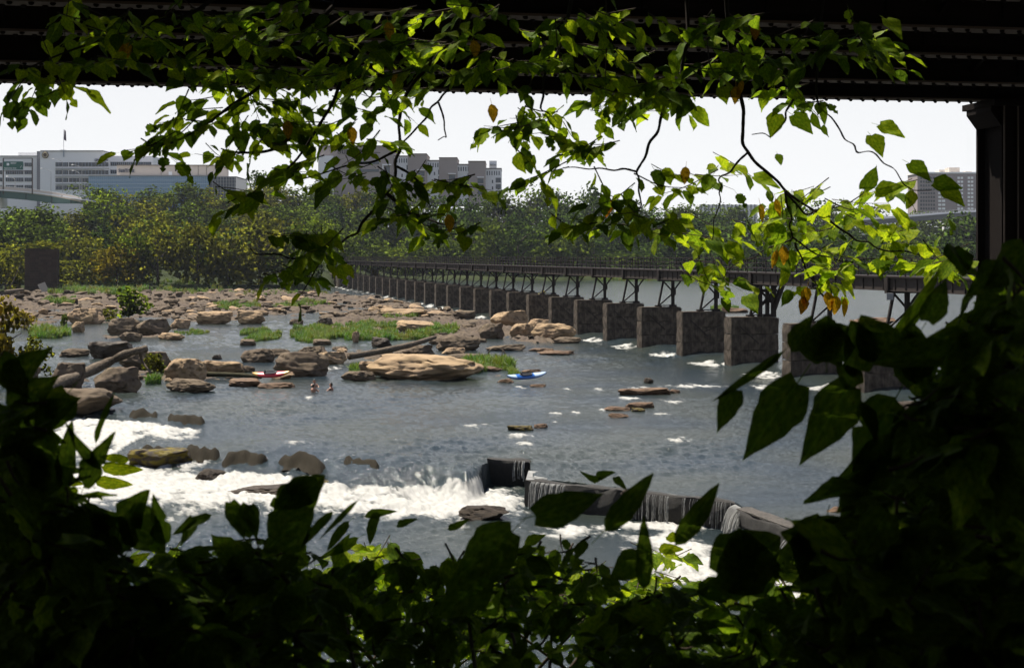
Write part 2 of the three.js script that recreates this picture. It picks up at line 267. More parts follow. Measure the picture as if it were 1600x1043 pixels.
// ---------------------------------------------------------------- viaduct overhead
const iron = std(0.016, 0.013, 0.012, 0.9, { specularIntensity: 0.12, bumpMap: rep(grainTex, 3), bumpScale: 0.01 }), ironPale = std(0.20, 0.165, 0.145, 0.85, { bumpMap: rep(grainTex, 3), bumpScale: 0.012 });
{
  const base = PX(100, 130, 32.6), turn = Math.atan2(36.4 - 32.6, 22.4);
  const v = thing('railway_viaduct', 'dark riveted steel railway viaduct crossing overhead', 'viaduct', V(base.x, base.y, base.z), turn);
  const x0 = -34, x1 = 44, L = x1 - x0, xc = (x0 + x1) / 2, rivet = new THREE.SphereGeometry(0.05, 6, 4);
  const zs = [0, 3.3, 7.5, 10.6, 13.6];
  for (const z of zs) {
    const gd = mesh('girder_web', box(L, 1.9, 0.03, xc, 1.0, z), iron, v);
    mesh('bottom_flange', box(L, 0.045, 0.44, xc, 0.022, z), ironPale, gd);  // paler than the web: bounce light off the water put into its colour
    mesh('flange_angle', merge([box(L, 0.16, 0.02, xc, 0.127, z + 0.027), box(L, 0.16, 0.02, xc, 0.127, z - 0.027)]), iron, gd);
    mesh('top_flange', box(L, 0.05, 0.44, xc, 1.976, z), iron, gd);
    const rv = [];
    for (let x = x0 + 0.2; x < x1; x += 0.33) for (const s of [-1, 1]) { const r = rivet.clone(); r.scale(1, 0.8, 1); r.translate(x + (s > 0 ? 0.16 : 0), -0.012, z + s * 0.14); rv.push(r); }
    tag(mesh('rivets', merge(rv), iron, gd), null, null, null, 'stuff');
    for (let x = x0 + 1; x < x1; x += 2.2) mesh('stiffener', merge([box(0.09, 1.7, 0.1, x, 1.06, z + 0.066), box(0.09, 1.7, 0.1, x, 1.06, z - 0.066)]), iron, v);
  }
  for (let x = x0 + 2; x < x1; x += 4.4) {
    for (let i = 0; i < zs.length - 1; i++) { const a = zs[i] + 0.05, b = zs[i + 1] - 0.05; mesh('cross_brace', merge([bar(V(x, 0.32, a), V(x, 1.75, b), 0.09), bar(V(x + 0.1, 1.75, a), V(x + 0.1, 0.32, b), 0.09)]), iron, v); }
  }
  for (let x = x0 + 0.3; x < x1; x += 0.52) mesh('deck_tie', box(0.36, 0.26, 15.6, x, 2.14, 6.8), iron, v);
  mesh('deck_plate', box(L, 0.06, 15.8, xc, 2.32, 6.8), iron, v);
  // steel tower column at the right: two flanges, web, cap with bracket
  const cx = 23.05, foot = -14.5 - base.y + 13;
  const col = mesh('tower_column', merge([box(0.46, -foot - 0.1, 0.09, cx + 0.23, foot / 2 - 0.05, 0.62), box(0.46, -foot - 0.1, 0.09, cx + 0.23, foot / 2 - 0.05, -0.62), box(0.06, -foot - 0.1, 1.15, cx + 0.23, foot / 2 - 0.05, 0), box(1.9, -foot - 0.1, 0.09, cx + 1.46, foot / 2 - 0.05, 0.35), box(0.5, -foot - 0.1, 0.09, cx + 2.7, foot / 2 - 0.05, 0.62), box(0.07, -foot - 0.1, 1.15, cx + 2.7, foot / 2 - 0.05, 0)]), iron, v);
  mesh('column_cap', box(3.5, 0.16, 1.7, cx + 1.45, -0.1, 0), iron, col);
  const br = new THREE.Shape(); br.moveTo(0, 0); br.lineTo(-0.28, 0); br.lineTo(-0.28, -0.14); br.lineTo(0, -0.5); br.closePath();
  const bg = new THREE.ExtrudeGeometry(br, { depth: 1.3, bevelEnabled: false }); bg.translate(cx, -0.18, -0.65); mesh('cap_bracket', bg, iron, col);
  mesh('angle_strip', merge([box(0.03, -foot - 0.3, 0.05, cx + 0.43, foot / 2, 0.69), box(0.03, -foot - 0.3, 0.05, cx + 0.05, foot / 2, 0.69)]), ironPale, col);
  const pl = new RoundedBoxGeometry(5, 6, 4, 2, 0.08); pl.translate(cx + 1.45, foot - 1.2, 0); mesh('footing', pl, std(0.10, 0.09, 0.08), v);
  shadows(v);
}
// ---------------------------------------------------------------- the dam: concrete piers, footbridge on steel bents
const concrete = new THREE.MeshPhysicalMaterial({ specularIntensity: 0.25, color: new THREE.Color().setRGB(0.155, 0.132, 0.112), roughness: 0.95, map: rep(stainTex, 0.13), bumpMap: rep(grainTex, 0.5), bumpScale: 0.03 });
const steel = std(0.024, 0.019, 0.017, 0.75, { bumpMap: grainTex, bumpScale: 0.004 }), steelPale = std(0.040, 0.032, 0.028, 0.8, { bumpMap: grainTex, bumpScale: 0.004 });
const pierDs = []; for (let k = -2; k < 27; k++) pierDs.push(113 + 11.1 * k);
function blockGeo(w, h, d, seed, nx = 10, ny = 10, nz = 4, amp = 0.05) {     // weathered concrete block: chipped arrises, uneven faces
  let g = new THREE.BoxGeometry(w, h, d, nx, ny, nz); const uv = g.attributes.uv.clone(); const p = g.attributes.position;
  const vv = V(0, 0, 0);
  for (let i = 0; i < p.count; i++) {
    vv.fromBufferAttribute(p, i);
    const ex = Math.abs(vv.x) > w / 2 - 0.01, ey = Math.abs(vv.y) > h / 2 - 0.01, ez = Math.abs(vv.z) > d / 2 - 0.01, edge = ex + ey + ez;
    const n = fbm3(vv.x * 0.8 + seed, vv.y * 0.8, vv.z * 0.8, 3);
    const k = amp * n * (edge > 1 ? 1.6 : 1) - (edge > 1 ? amp * 0.5 : 0);
    p.setXYZ(i, vv.x + (ex ? Math.sign(vv.x) * k : 0), vv.y + (ey ? Math.sign(vv.y) * k : 0), vv.z + (ez ? Math.sign(vv.z) * k : 0));
  }
  g.computeVertexNormals(); return g;
}
function worldUv(g, s = 1) { const p = g.attributes.position, n = g.attributes.normal, u = new Float32Array(p.count * 2); for (let i = 0; i < p.count; i++) { const ax = Math.abs(n.getX(i)), ay = Math.abs(n.getY(i)), az = Math.abs(n.getZ(i)); const x = p.getX(i), y = p.getY(i), z = p.getZ(i); const q = ax > ay && ax > az ? [z, y] : ay > az ? [x, z] : [x, y]; u[i * 2] = q[0] * s; u[i * 2 + 1] = q[1] * s; } g.setAttribute('uv', new THREE.BufferAttribute(u, 2)); return g; }
{
  const lifts = []; for (let i = 0; i < 12; i++) { const g = blockGeo(4.1, 1.285, 1.55, i * 17.3, 18, 7, 6, 0.035); lifts.push(worldUv(g)); }
  const cap = [0, 1].map(i => { const g = blockGeo(4.0, 0.10, 1.45, i * 7 + 3, 10, 1, 4, 0.03); g.translate(2.05, 4.05, -0.78); return worldUv(g); });
  const capMat = concrete;
  const strip = bar(V(0.75, 3.35, 0.03), V(2.35, 1.95, 0.03), 0.10, 0.06);
  const strip2 = bar(V(2.0, 2.3, 0.03), V(3.6, 2.9, 0.03), 0.07, 0.05);
  pierDs.forEach((d, i) => {
    const t = thing('dam_pier', `dark concrete dam pier, ${ordinal(i)} in the row counting from the black viaduct column`, 'dam pier', V(damX(d), 0, -d), DAMTURN, 'concrete piers of the dam');
    for (let q = 0; q < 4; q++) { const m = mesh('concrete_lift', lifts[(i * 5 + q * 3) % 12], concrete, t), h = n2(i * 3.3, q * 1.7); m.position.set(2.05 + 0.012 * h, 4.0 - 0.64 - q * 1.29, -0.78 + 0.012 * n2(q * 2.1, i * 1.9)); m.scale.set(1 + 0.005 * h, 1, 1 + 0.012 * n2(i, q)); if ((i + q) % 2) m.rotation.y = Math.PI; } mesh('coping', cap[i % 2], capMat, t);
    mesh('diagonal_scar', strip, steel, t); if (i % 3 === 0) mesh('diagonal_scar', strip2, steel, t);
  });
  // the solid wall at the far end
  const a = 113 + 11.1 * 26 + 2, b = 452, g = blockGeo(2.2, 4.6, (b - a) * 1.027, 5, 4, 8, 40, 0.1); worldUv(g);
  const w = thing('dam_wall', 'long low concrete wall closing the far end of the dam', 'wall', V(damX((a + b) / 2) + 1, 0, -(a + b) / 2), DAMTURN);
  const gg = g.clone(); gg.translate(0, 1.5, 0); mesh('wall', gg, concrete, w);
  for (let z = -(b - a) / 2; z < (b - a) / 2; z += 7) mesh('pilaster', box(0.5, 4.0, 0.7, -1.3, 1.6, z), concrete, w);
  // low sill that the water slides over between the piers
}
{
  const org = V(damX(113), 0, -113), br = thing('footbridge', 'long dark steel footbridge with railing on bents over the dam piers', 'footbridge', org, DAMTURN);
  const zOf = d => -(d - 113) * 1.0266, bayN = pierDs.length;
  const post = box(0.28, 2.6, 0.24, 3.45, 5.38, 0), U = 0.78;
  const arms = merge([bar(V(3.45, 5.55, 0), V(2.35, 6.7, 0), 0.12), bar(V(3.45, 5.55, 0), V(4.35, 6.7, 0), 0.12)]);
  const raker = bar(V(1.95, 4.12, 0), V(2.5, 6.72, 0), 0.17), brace = bar(V(2.0, 4.2, 0), V(3.4, 5.35, 0), 0.11), tie = bar(V(1.9, 4.22, 0), V(3.5, 4.22, 0), 0.09);
  const gusset = merge([box(0.5, 0.55, 0.08, 3.45, 5.5, 0.14), box(0.55, 0.2, 0.5, 1.95, 4.16, 0), box(0.6, 0.24, 0.5, 3.45, 4.18, 0)]);
  const head = merge([box(2.6, 0.3, 0.3, 3.2, 6.72, 0), box(0.32, 0.95, 0.5, 2.06, 7.2, 0)]);
  pierDs.forEach((d, i) => {
    const z = zOf(d) - U; const at = m => { m.position.z = z; return m; };
    const p = at(mesh('steel_bent', post, steel, br));
    mesh('arm', arms, steel, p); mesh('raker', raker, steel, p); mesh('brace', brace, steel, p); mesh('tie', tie, steelPale, p); mesh('gusset', gusset, steel, p); mesh('cap_beam', head, steel, p);
    if (i === 2) {           // the heavy braced bent
      mesh('column', box(0.34, 2.6, 0.3, 2.75, 5.38, 0.1), steel, p); mesh('column', box(0.36, 2.6, 0.3, 3.95, 5.38, 0.1), steel, p);
      mesh('bracket', merge([bar(V(3.9, 4.6, 0.2), V(4.7, 6.7, 0.2), 0.34), bar(V(2.75, 5, 0.2), V(3.95, 6.2, 0.2), 0.14), bar(V(2.75, 6.2, 0.25), V(3.95, 5, 0.25), 0.14), box(1.6, 0.25, 0.4, 3.4, 6.2, 0.1)]), steel, p);
    }
  });
  const z1 = zOf(pierDs[0]) + 26, zN = zOf(pierDs[bayN - 1]) - 4;
  const cuts = [z1, ...pierDs.map(d => zOf(d) - U), zN];
  for (let i = 0; i < cuts.length - 1; i++) {
    const a = cuts[i], b = cuts[i + 1], L = a - b, zc = (a + b) / 2;
    const gd = mesh('deck_girder', merge([box(0.06, 0.78, L, 2.15, 7.16, zc), box(0.26, 0.05, L, 2.15, 6.76, zc), box(0.26, 0.05, L, 2.15, 7.57, zc), box(0.06, 0.78, L, 4.25, 7.16, zc), box(0.26, 0.05, L, 4.25, 6.76, zc), box(0.26, 0.05, L, 4.25, 7.57, zc)]), steelPale, br);
    const st = []; for (let z = b + 0.9; z < a - 0.2; z += 1.4) st.push(box(0.10, 0.7, 0.06, 2.1, 7.16, z)); mesh('stiffeners', merge(st), steel, gd);
    mesh('deck_plank', box(2.5, 0.09, L - 0.02, 3.2, 7.65, zc), steel, br);
    for (const x of [2.1, 4.3]) {
      const rail = mesh('railing', merge([box(0.06, 0.06, L, x, 8.85, zc), box(0.045, 0.045, L, x, 8.45, zc), box(0.045, 0.045, L, x, 8.05, zc)]), steel, br);
      for (let q = 0; q < 6; q++) { const z = a - L * (q + 0.5) / 6; mesh('railing_post', box(0.07, 1.2, 0.07, x, 8.29, z), steel, rail); }
    }
  }
  shadows(br);
  const sg = thing('hanging_sign', 'small grey square plate hanging under the footbridge', 'sign', PX(1391, 463, 86)); mesh('plate', new RoundedBoxGeometry(0.42, 0.42, 0.05, 2, 0.02), std(0.25, 0.25, 0.25), sg); mesh('cord', merge([bar(V(-0.15, 0.2, 0), V(-0.3, 0.75, 0), 0.015), bar(V(0.15, 0.2, 0), V(0.2, 0.75, 0), 0.015)]), steel, sg);
}
// ---------------------------------------------------------------- the weir: broken concrete walls in front
const wetConcrete = new THREE.MeshStandardMaterial({ color: new THREE.Color().setRGB(0.040, 0.036, 0.030), roughness: 0.7, map: rep(blotchTex, 0.7), bumpMap: rep(grainTex, 0.8), bumpScale: 0.06 });
const dryConcrete = new THREE.MeshStandardMaterial({ color: new THREE.Color().setRGB(0.17, 0.155, 0.14), roughness: 0.9, map: rep(blotchTex, 0.7), bumpMap: rep(grainTex, 0.8), bumpScale: 0.06 });
function wallBetween(label, a, b, top, height, thick, mat, seed, topMat) {
  const L = a.distanceTo(b), mid = a.clone().add(b).multiplyScalar(0.5), g = blockGeo(L, height, thick, seed, Math.ceil(L * 3), 8, 4, 0.09); g.translate(0, top - height / 2, 0); worldUv(g);
  const t = thing('weir_wall', label, 'weir', V(mid.x, 0, mid.z), -Math.atan2(b.z - a.z, b.x - a.x));
  mesh('wall', g, mat, t);
  if (topMat) { const c = blockGeo(L * 0.995, 0.06, thick * 0.9, seed + 4, Math.ceil(L * 3), 1, 4, 0.025); c.translate(0, top + 0.02, 0); mesh('crest', worldUv(c), topMat, t); }
  return t;
}
wallBetween('square dark concrete block of the broken weir, beside the brown chute', G(765, 720), G(832, 723), 0.16, 1.7, 0.7, wetConcrete, 3);
wallBetween('long dark weir wall with thin falling streams', G(824, 750), G(1152, 785), 0.05, 1.9, 0.45, wetConcrete, 8);
wallBetween('grey topped weir slab running down towards the dark leaves', G(1162, 797), G(1258, 832), 0.06, 0.6, 0.7, wetConcrete, 21, dryConcrete);
wallBetween('low weir wall end mostly behind dark leaves', G(1266, 838), G(1420, 890), -0.02, 1.6, 0.5, wetConcrete, 33);
// streams over the weir
const fallMat = new THREE.MeshStandardMaterial({ color: new THREE.Color().setRGB(0.46, 0.46, 0.44), roughness: 0.5, bumpMap: grainTex, bumpScale: 0.05 });
function streams(label, a, b, n, top, bottom, reach, seed, wmin = 0.02, wmax = 0.09) {
  const R = rng(seed), parts = [], dir = b.clone().sub(a), out = V(-dir.z, 0, dir.x).normalize().negate(); if (out.z < 0) out.negate();
  for (let i = 0; i < n; i++) {
    const c0 = Math.floor(R() * 7) / 7 + 0.06, p = a.clone().addScaledVector(dir, clamp(R() < 0.75 ? c0 + (R() - 0.5) * 0.09 : R())), w = lerp(wmin, wmax, R() ** 2), stop = lerp(bottom, top - 0.3, R() * R() * 0.8), r = reach * (0.5 + R()), pts = [];
    for (let k = 0; k <= 5; k++) { const t = k / 5; pts.push(V(p.x + out.x * r * Math.sqrt(t) + 0.03 * (R() - 0.5), lerp(top, stop, t * t * 0.6 + t * 0.4), p.z + out.z * r * Math.sqrt(t))); }
    parts.push(taper(pts, w, w * (0.7 + R()), 5, 0.5));
  }
  const m = mesh('waterfall', merge(parts), fallMat); return tag(m, label, 'waterfall', null, 'stuff');
}
{
  const w0 = G(824, 752), w1 = G(1152, 787), at = t => w0.clone().lerp(w1, t).add(V(0, 0, 0.25));
  streams('white streams spilling over the weir beside the gap', at(0.02), at(0.20), 120, 0.06, -1.0, 0.20, 1, 0.004, 0.018);
  streams('thin veil of streams down the middle of the weir wall', at(0.50), at(0.70), 60, 0.05, -0.95, 0.10, 2, 0.002, 0.010);
  streams('faint trickles near the corner of the weir', at(0.75), at(0.97), 30, 0.05, -0.95, 0.10, 3, 0.002, 0.009);
  streams('white water pouring through the corner notch of the weir', G(1148, 790).add(V(0, 0, .2)), G(1166, 800).add(V(0, 0, .2)), 130, 0.08, -1.0, 0.36, 4, 0.004, 0.018);
  streams('bright chute through the gap between weir block and wall', G(826, 736), G(822, 750), 190, 0.02, -1.0, 1.3, 5, 0.005, 0.03);
  streams('white water round the end of the weir slab', G(1256, 834), G(1264, 840), 110, 0.05, -1.0, 0.6, 6, 0.004, 0.018);
  streams('thin streaks down the weir block', G(800, 721).add(V(0, 0, .38)), G(830, 723).add(V(0, 0, .38)), 10, 0.1, -0.9, 0.1, 7, 0.01, 0.025);
}

// smooth wet ledges of bedrock that the river slides over
{
  const ledgeMat = new THREE.MeshPhysicalMaterial({ color: new THREE.Color().setRGB(0.026, 0.022, 0.015), roughness: 0.85, specularIntensity: 0.15, bumpMap: rep(grainTex, 1.5), bumpScale: 0.04 });
  const ledge = (label, crest, x0, x1, yOf, seed, drop) => {
    const X0 = x0, X1 = x1, n = Math.ceil((X1 - X0) * 6), m = 14, P = [], I = [], U = [];
    for (let i = 0; i <= n; i++) for (let j = 0; j <= m; j++) {
      const X = lerp(X0, X1, i / n), e = ss(0, 0.12, i / n) * ss(0, 0.12, 1 - i / n), t = lerp(-0.5, 1.25, j / m) * (0.5 + 0.5 * e) + 0.7, d = crest(X) - t + 0.8 * n2(X * 0.16, seed) + 0.25 * n2(X * 0.7, seed + 3);
      const y = yOf(X) + 0.10 * n2(X * 0.5, seed + 7) + 0.12 * n2(X * 1.5, t * 0.6 + seed) + 0.05 * n2(X * 4.2, t * 0.9) + 0.16 - drop * ss(0.75, 1.95, t) - 0.4 * ss(0.5, 0.1, t) * 0 - 0.5 * Math.max(0, 0.55 - t) - (1 - e) * 0.45;
      P.push(X, y, -d); U.push(X * 0.5, t * 0.5); if (i < n && j < m) { const q = i * (m + 1) + j; I.push(q, q + m + 1, q + 1, q + 1, q + m + 1, q + m + 2); }
    }
    const g = new THREE.BufferGeometry(); g.setAttribute('position', new THREE.Float32BufferAttribute(P, 3)); g.setAttribute('uv', new THREE.Float32BufferAttribute(U, 2)); g.setIndex(I); g.computeVertexNormals();
    tag(mesh('rock_ledge', g, ledgeMat), label, 'ledge', 'wet ledges under the rapids');
  };
  for (const [a, b, c, label, y, drop] of [[186, 243, 'A', 'dark wet ledge at the left of the upper rapids', -0.05, 0.6], [258, 335, 'A', 'dark wet ledge at the right end of the upper rapids', -0.05, 0.6], [198, 262, 'B', 'dark wet ledge just right of the mossy boulder', -0.30, 0.6], [274, 338, 'B', 'dark wet ledge, second from the mossy boulder', -0.26, 0.6], [350, 425, 'B', 'dark wet ledge, third from the mossy boulder', -0.24, 0.6], [442, 525, 'B', 'dark wet ledge above the middle of the foam', -0.22, 0.6], [545, 610, 'B', 'dark wet ledge nearest the weir block', -0.2, 0.6]]) { const yy = c === 'A' ? 648 : 700; ledge(label, c === 'A' ? crestA : crestB, G(a, yy).x, G(b, yy).x, () => y, a * 0.37, drop); }
}
// ---------------------------------------------------------------- boulders
function rockGeo(seed, detail = 11, flat = 0) {
  const R = rng(seed * 977 + 5); let g = new THREE.IcosahedronGeometry(1, detail); g.deleteAttribute('uv'); g.deleteAttribute('normal'); g = mergeVertices(g, 1e-4);
  const planes = []; for (let i = 0; i < 11; i++) { const n = V(R() * 2 - 1, (R() * 2 - 1) * 0.9, R() * 2 - 1).normalize(); planes.push([n, 0.60 + 0.32 * R()]); }
  planes.push([V(R() * 0.3 - 0.15, 1, R() * 0.3 - 0.15).normalize(), 0.62 + 0.2 * R() - flat * 0.2]);
  const p = g.attributes.position, v = V(0, 0, 0), C = new Float32Array(p.count * 3), o = seed * 13.7;
  for (let i = 0; i < p.count; i++) {
    v.fromBufferAttribute(p, i);
    for (const [n, c] of planes) { const k = v.dot(n) - c; if (k > -0.06) v.addScaledVector(n, -Math.max(0, k) * 0.86 - 0.02 * ss(-0.06, 0.02, k)); }
    const a = fbm3(v.x * 1.1 + o, v.y * 1.1, v.z * 1.1, 3), r = Math.abs(n3(v.x * 1.6 + o, v.y * 2.8 + 3, v.z * 1.6)), cr = Math.max(0, 0.09 - r) / 0.09;
    v.multiplyScalar(1 + 0.16 * a + 0.05 * fbm3(v.x * 4, v.y * 4 + o, v.z * 4, 2) - 0.12 * cr * cr);
    { const q = v.y * 3.2 + 0.5 * n3(v.x * 1.2, v.z * 1.2, o) + o, fr = q - Math.floor(q), ledge = 0.045 * (fr < 0.8 ? fr / 0.8 : (1 - fr) / 0.2); v.x *= 1 - ledge; v.z *= 1 - ledge; }
    p.setXYZ(i, v.x, v.y, v.z);
    const c = rockCol(v.x * 1.5 + o, v.y * 1.5, v.z * 1.5), s = 1 - 0.25 * cr; C[i * 3] = c[0] * s; C[i * 3 + 1] = c[1] * s; C[i * 3 + 2] = c[2] * s;
  }
  g.computeBoundingBox(); const b = g.boundingBox, sz = V(0, 0, 0), ce = V(0, 0, 0); b.getSize(sz); b.getCenter(ce); g.translate(-ce.x, -ce.y, -ce.z); g.scale(1 / sz.x, 1 / sz.y, 1 / sz.z);   // one metre a side
  g.setAttribute('color', new THREE.BufferAttribute(C, 3)); g.computeVertexNormals();
  const uv = new Float32Array(p.count * 2); for (let i = 0; i < p.count; i++) { uv[i * 2] = p.getX(i) * 1.7 + p.getZ(i) * 0.9; uv[i * 2 + 1] = p.getY(i) * 1.2 + p.getZ(i) * 1.3; } g.setAttribute('uv', new THREE.BufferAttribute(uv, 2));
  return g;
}
const rockMats = {
  tan: new THREE.MeshPhysicalMaterial({ specularIntensity: 0.3, color: new THREE.Color().setRGB(0.32, 0.24, 0.155), vertexColors: true, roughness: 0.9, bumpMap: grainTex, bumpScale: 0.06 }),
  grey: new THREE.MeshPhysicalMaterial({ specularIntensity: 0.3, color: new THREE.Color().setRGB(0.14, 0.113, 0.083), vertexColors: true, roughness: 0.9, bumpMap: grainTex, bumpScale: 0.06 }),
  dark: new THREE.MeshPhysicalMaterial({ specularIntensity: 0.3, color: new THREE.Color().setRGB(0.06, 0.048, 0.036), vertexColors: true, roughness: 0.45, bumpMap: grainTex, bumpScale: 0.05 }),
  wet: new THREE.MeshPhysicalMaterial({ specularIntensity: 0.3, color: new THREE.Color().setRGB(0.15, 0.10, 0.065), vertexColors: true, roughness: 0.6, bumpMap: grainTex, bumpScale: 0.05 }),
};
const toneWord = { tan: 'pale tan', grey: 'grey brown', dark: 'dark wet', wet: 'brown damp', moss: 'mossy dark' };
const rockVars = []; for (let i = 0; i < 14; i++) rockVars.push(rockGeo(i + 1, 11, i % 3 === 0 ? 1 : 0));
function mossy(g, seed) { const q = g.clone(), c = q.attributes.color, p = q.attributes.position; for (let i = 0; i < c.count; i++) { const m = ss(-0.05, 0.2, fbm3(p.getX(i) * 5 + seed, p.getY(i) * 5, p.getZ(i) * 5, 3)); c.setXYZ(i, lerp(c.getX(i), 2.6, m), lerp(c.getY(i), 2.5, m), lerp(c.getZ(i), 0.4, m)); } return q; }
rockMats.moss = rockMats.dark; const mossVars = [rockVars[3], rockVars[6], rockVars[9]].map((g, i) => mossy(g, i * 3));
// [px, py of the foot, width and height in the picture, tone, water level]
const boulders = [
  [129, 506, 56, 25, 'tan'], [190, 523, 48, 27, 'grey'], [235, 524, 52, 26, 'grey'], [120, 519, 20, 17, 'tan'], [201, 533, 37, 14, 'grey'], [265, 531, 40, 11, 'tan'], [167, 560, 66, 27, 'dark'], [113, 557, 46, 13, 'grey'],
  [279, 513, 31, 15, 'tan'], [332, 506, 54, 20, 'tan'], [390, 506, 44, 21, 'tan'], [277, 491, 54, 8, 'tan'], [386, 540, 25, 10, 'grey'], [401, 566, 50, 21, 'grey'], [338, 561, 15, 7, 'dark'], [430, 556, 40, 11, 'grey'],
  [219, 577, 78, 28, 'grey'], [178, 614, 72, 40, 'grey'], [286, 596, 64, 36, 'tan'], [293, 613, 76, 20, 'grey'], [345, 586, 62, 22, 'tan'], [386, 581, 22, 10, 'grey'], [100, 606, 56, 40, 'grey'], [36, 597, 44, 26, 'grey'], [118, 642, 118, 34, 'grey'],
  [440, 592, 38, 12, 'tan'], [380, 603, 50, 11, 'wet'], [430, 606, 56, 8, 'wet'], [487, 555, 44, 14, 'grey'], [468, 588, 82, 39, 'grey'], [513, 569, 50, 20, 'tan'], [647, 558, 60, 19, 'grey'], [558, 594, 52, 14, 'grey'], [662, 594, 178, 38, 'tan'], [585, 586, 50, 22, 'tan'],
  [715, 548, 66, 25, 'grey'], [708, 553, 36, 10, 'tan'], [728, 565, 62, 12, 'grey'], [595, 543, 31, 16, 'dark'], [556, 535, 12, 18, 'tan'], [502, 539, 29, 9, 'grey'], [530, 547, 23, 6, 'grey'], [507, 511, 26, 15, 'dark'], [462, 507, 21, 9, 'grey'],
  [795, 514, 56, 29, 'tan'], [767, 529, 40, 24, 'grey'], [818, 528, 42, 23, 'tan'], [866, 532, 68, 27, 'tan'], [836, 498, 36, 12, 'grey'], [885, 536, 46, 10, 'grey'], [842, 513, 40, 15, 'tan'], [726, 498, 32, 13, 'grey'], [631, 496, 88, 14, 'tan'], [595, 489, 38, 12, 'tan'], [650, 518, 64, 16, 'tan'], [730, 518, 32, 12, 'grey'], [556, 497, 36, 9, 'grey'], [690, 538, 40, 10, 'grey'], [790, 548, 60, 9, 'grey'], [640, 545, 34, 8, 'grey'], [740, 535, 40, 8, 'grey'],
  [1014, 598, 15, 8, 'dark'], [1008, 617, 80, 10, 'wet'], [1054, 614, 20, 6, 'wet'], [963, 641, 44, 5, 'wet'], [1000, 637, 44, 8, 'wet'], [998, 643, 22, 6, 'moss'], [968, 652, 32, 6, 'wet'], [813, 672, 40, 7, 'moss'], [845, 668, 22, 6, 'wet'], [790, 598, 26, 6, 'wet'], [840, 604, 26, 4, 'wet'], [830, 582, 30, 5, 'wet'], [870, 554, 60, 6, 'wet'], [846, 549, 40, 5, 'wet'], [760, 580, 50, 8, 'wet'],
  [243, 736, 96, 34, 'moss', -1], [327, 751, 48, 18, 'dark', -1], [497, 766, 56, 15, 'moss', -1], [692, 761, 42, 12, 'moss', -1], [674, 750, 12, 7, 'dark', -1], [757, 812, 76, 20, 'dark', -1], [792, 757, 84, 16, 'moss', -1], [838, 764, 30, 11, 'moss', -1], [420, 772, 130, 9, 'dark', -1], [735, 742, 50, 14, 'wet', -0.6], [182, 634, 14, 8, 'moss', -0.2],
  [405, 915, 70, 20, 'wet', -1], [430, 990, 80, 24, 'grey', -1], [470, 1000, 60, 22, 'grey', -1], [390, 1010, 60, 26, 'wet', -1], [980, 770, 20, 5, 'dark', 0], [1320, 800, 50, 6, 'wet', 0], [860, 955, 60, 30, 'grey', -1],
  [1150, 488, 46, 7, 'wet', 0.5], [1372, 509, 66, 13, 'wet', 0.5], [1345, 506, 30, 6, 'wet', 0.5], [1420, 640, 60, 12, 'dark', 0],
];
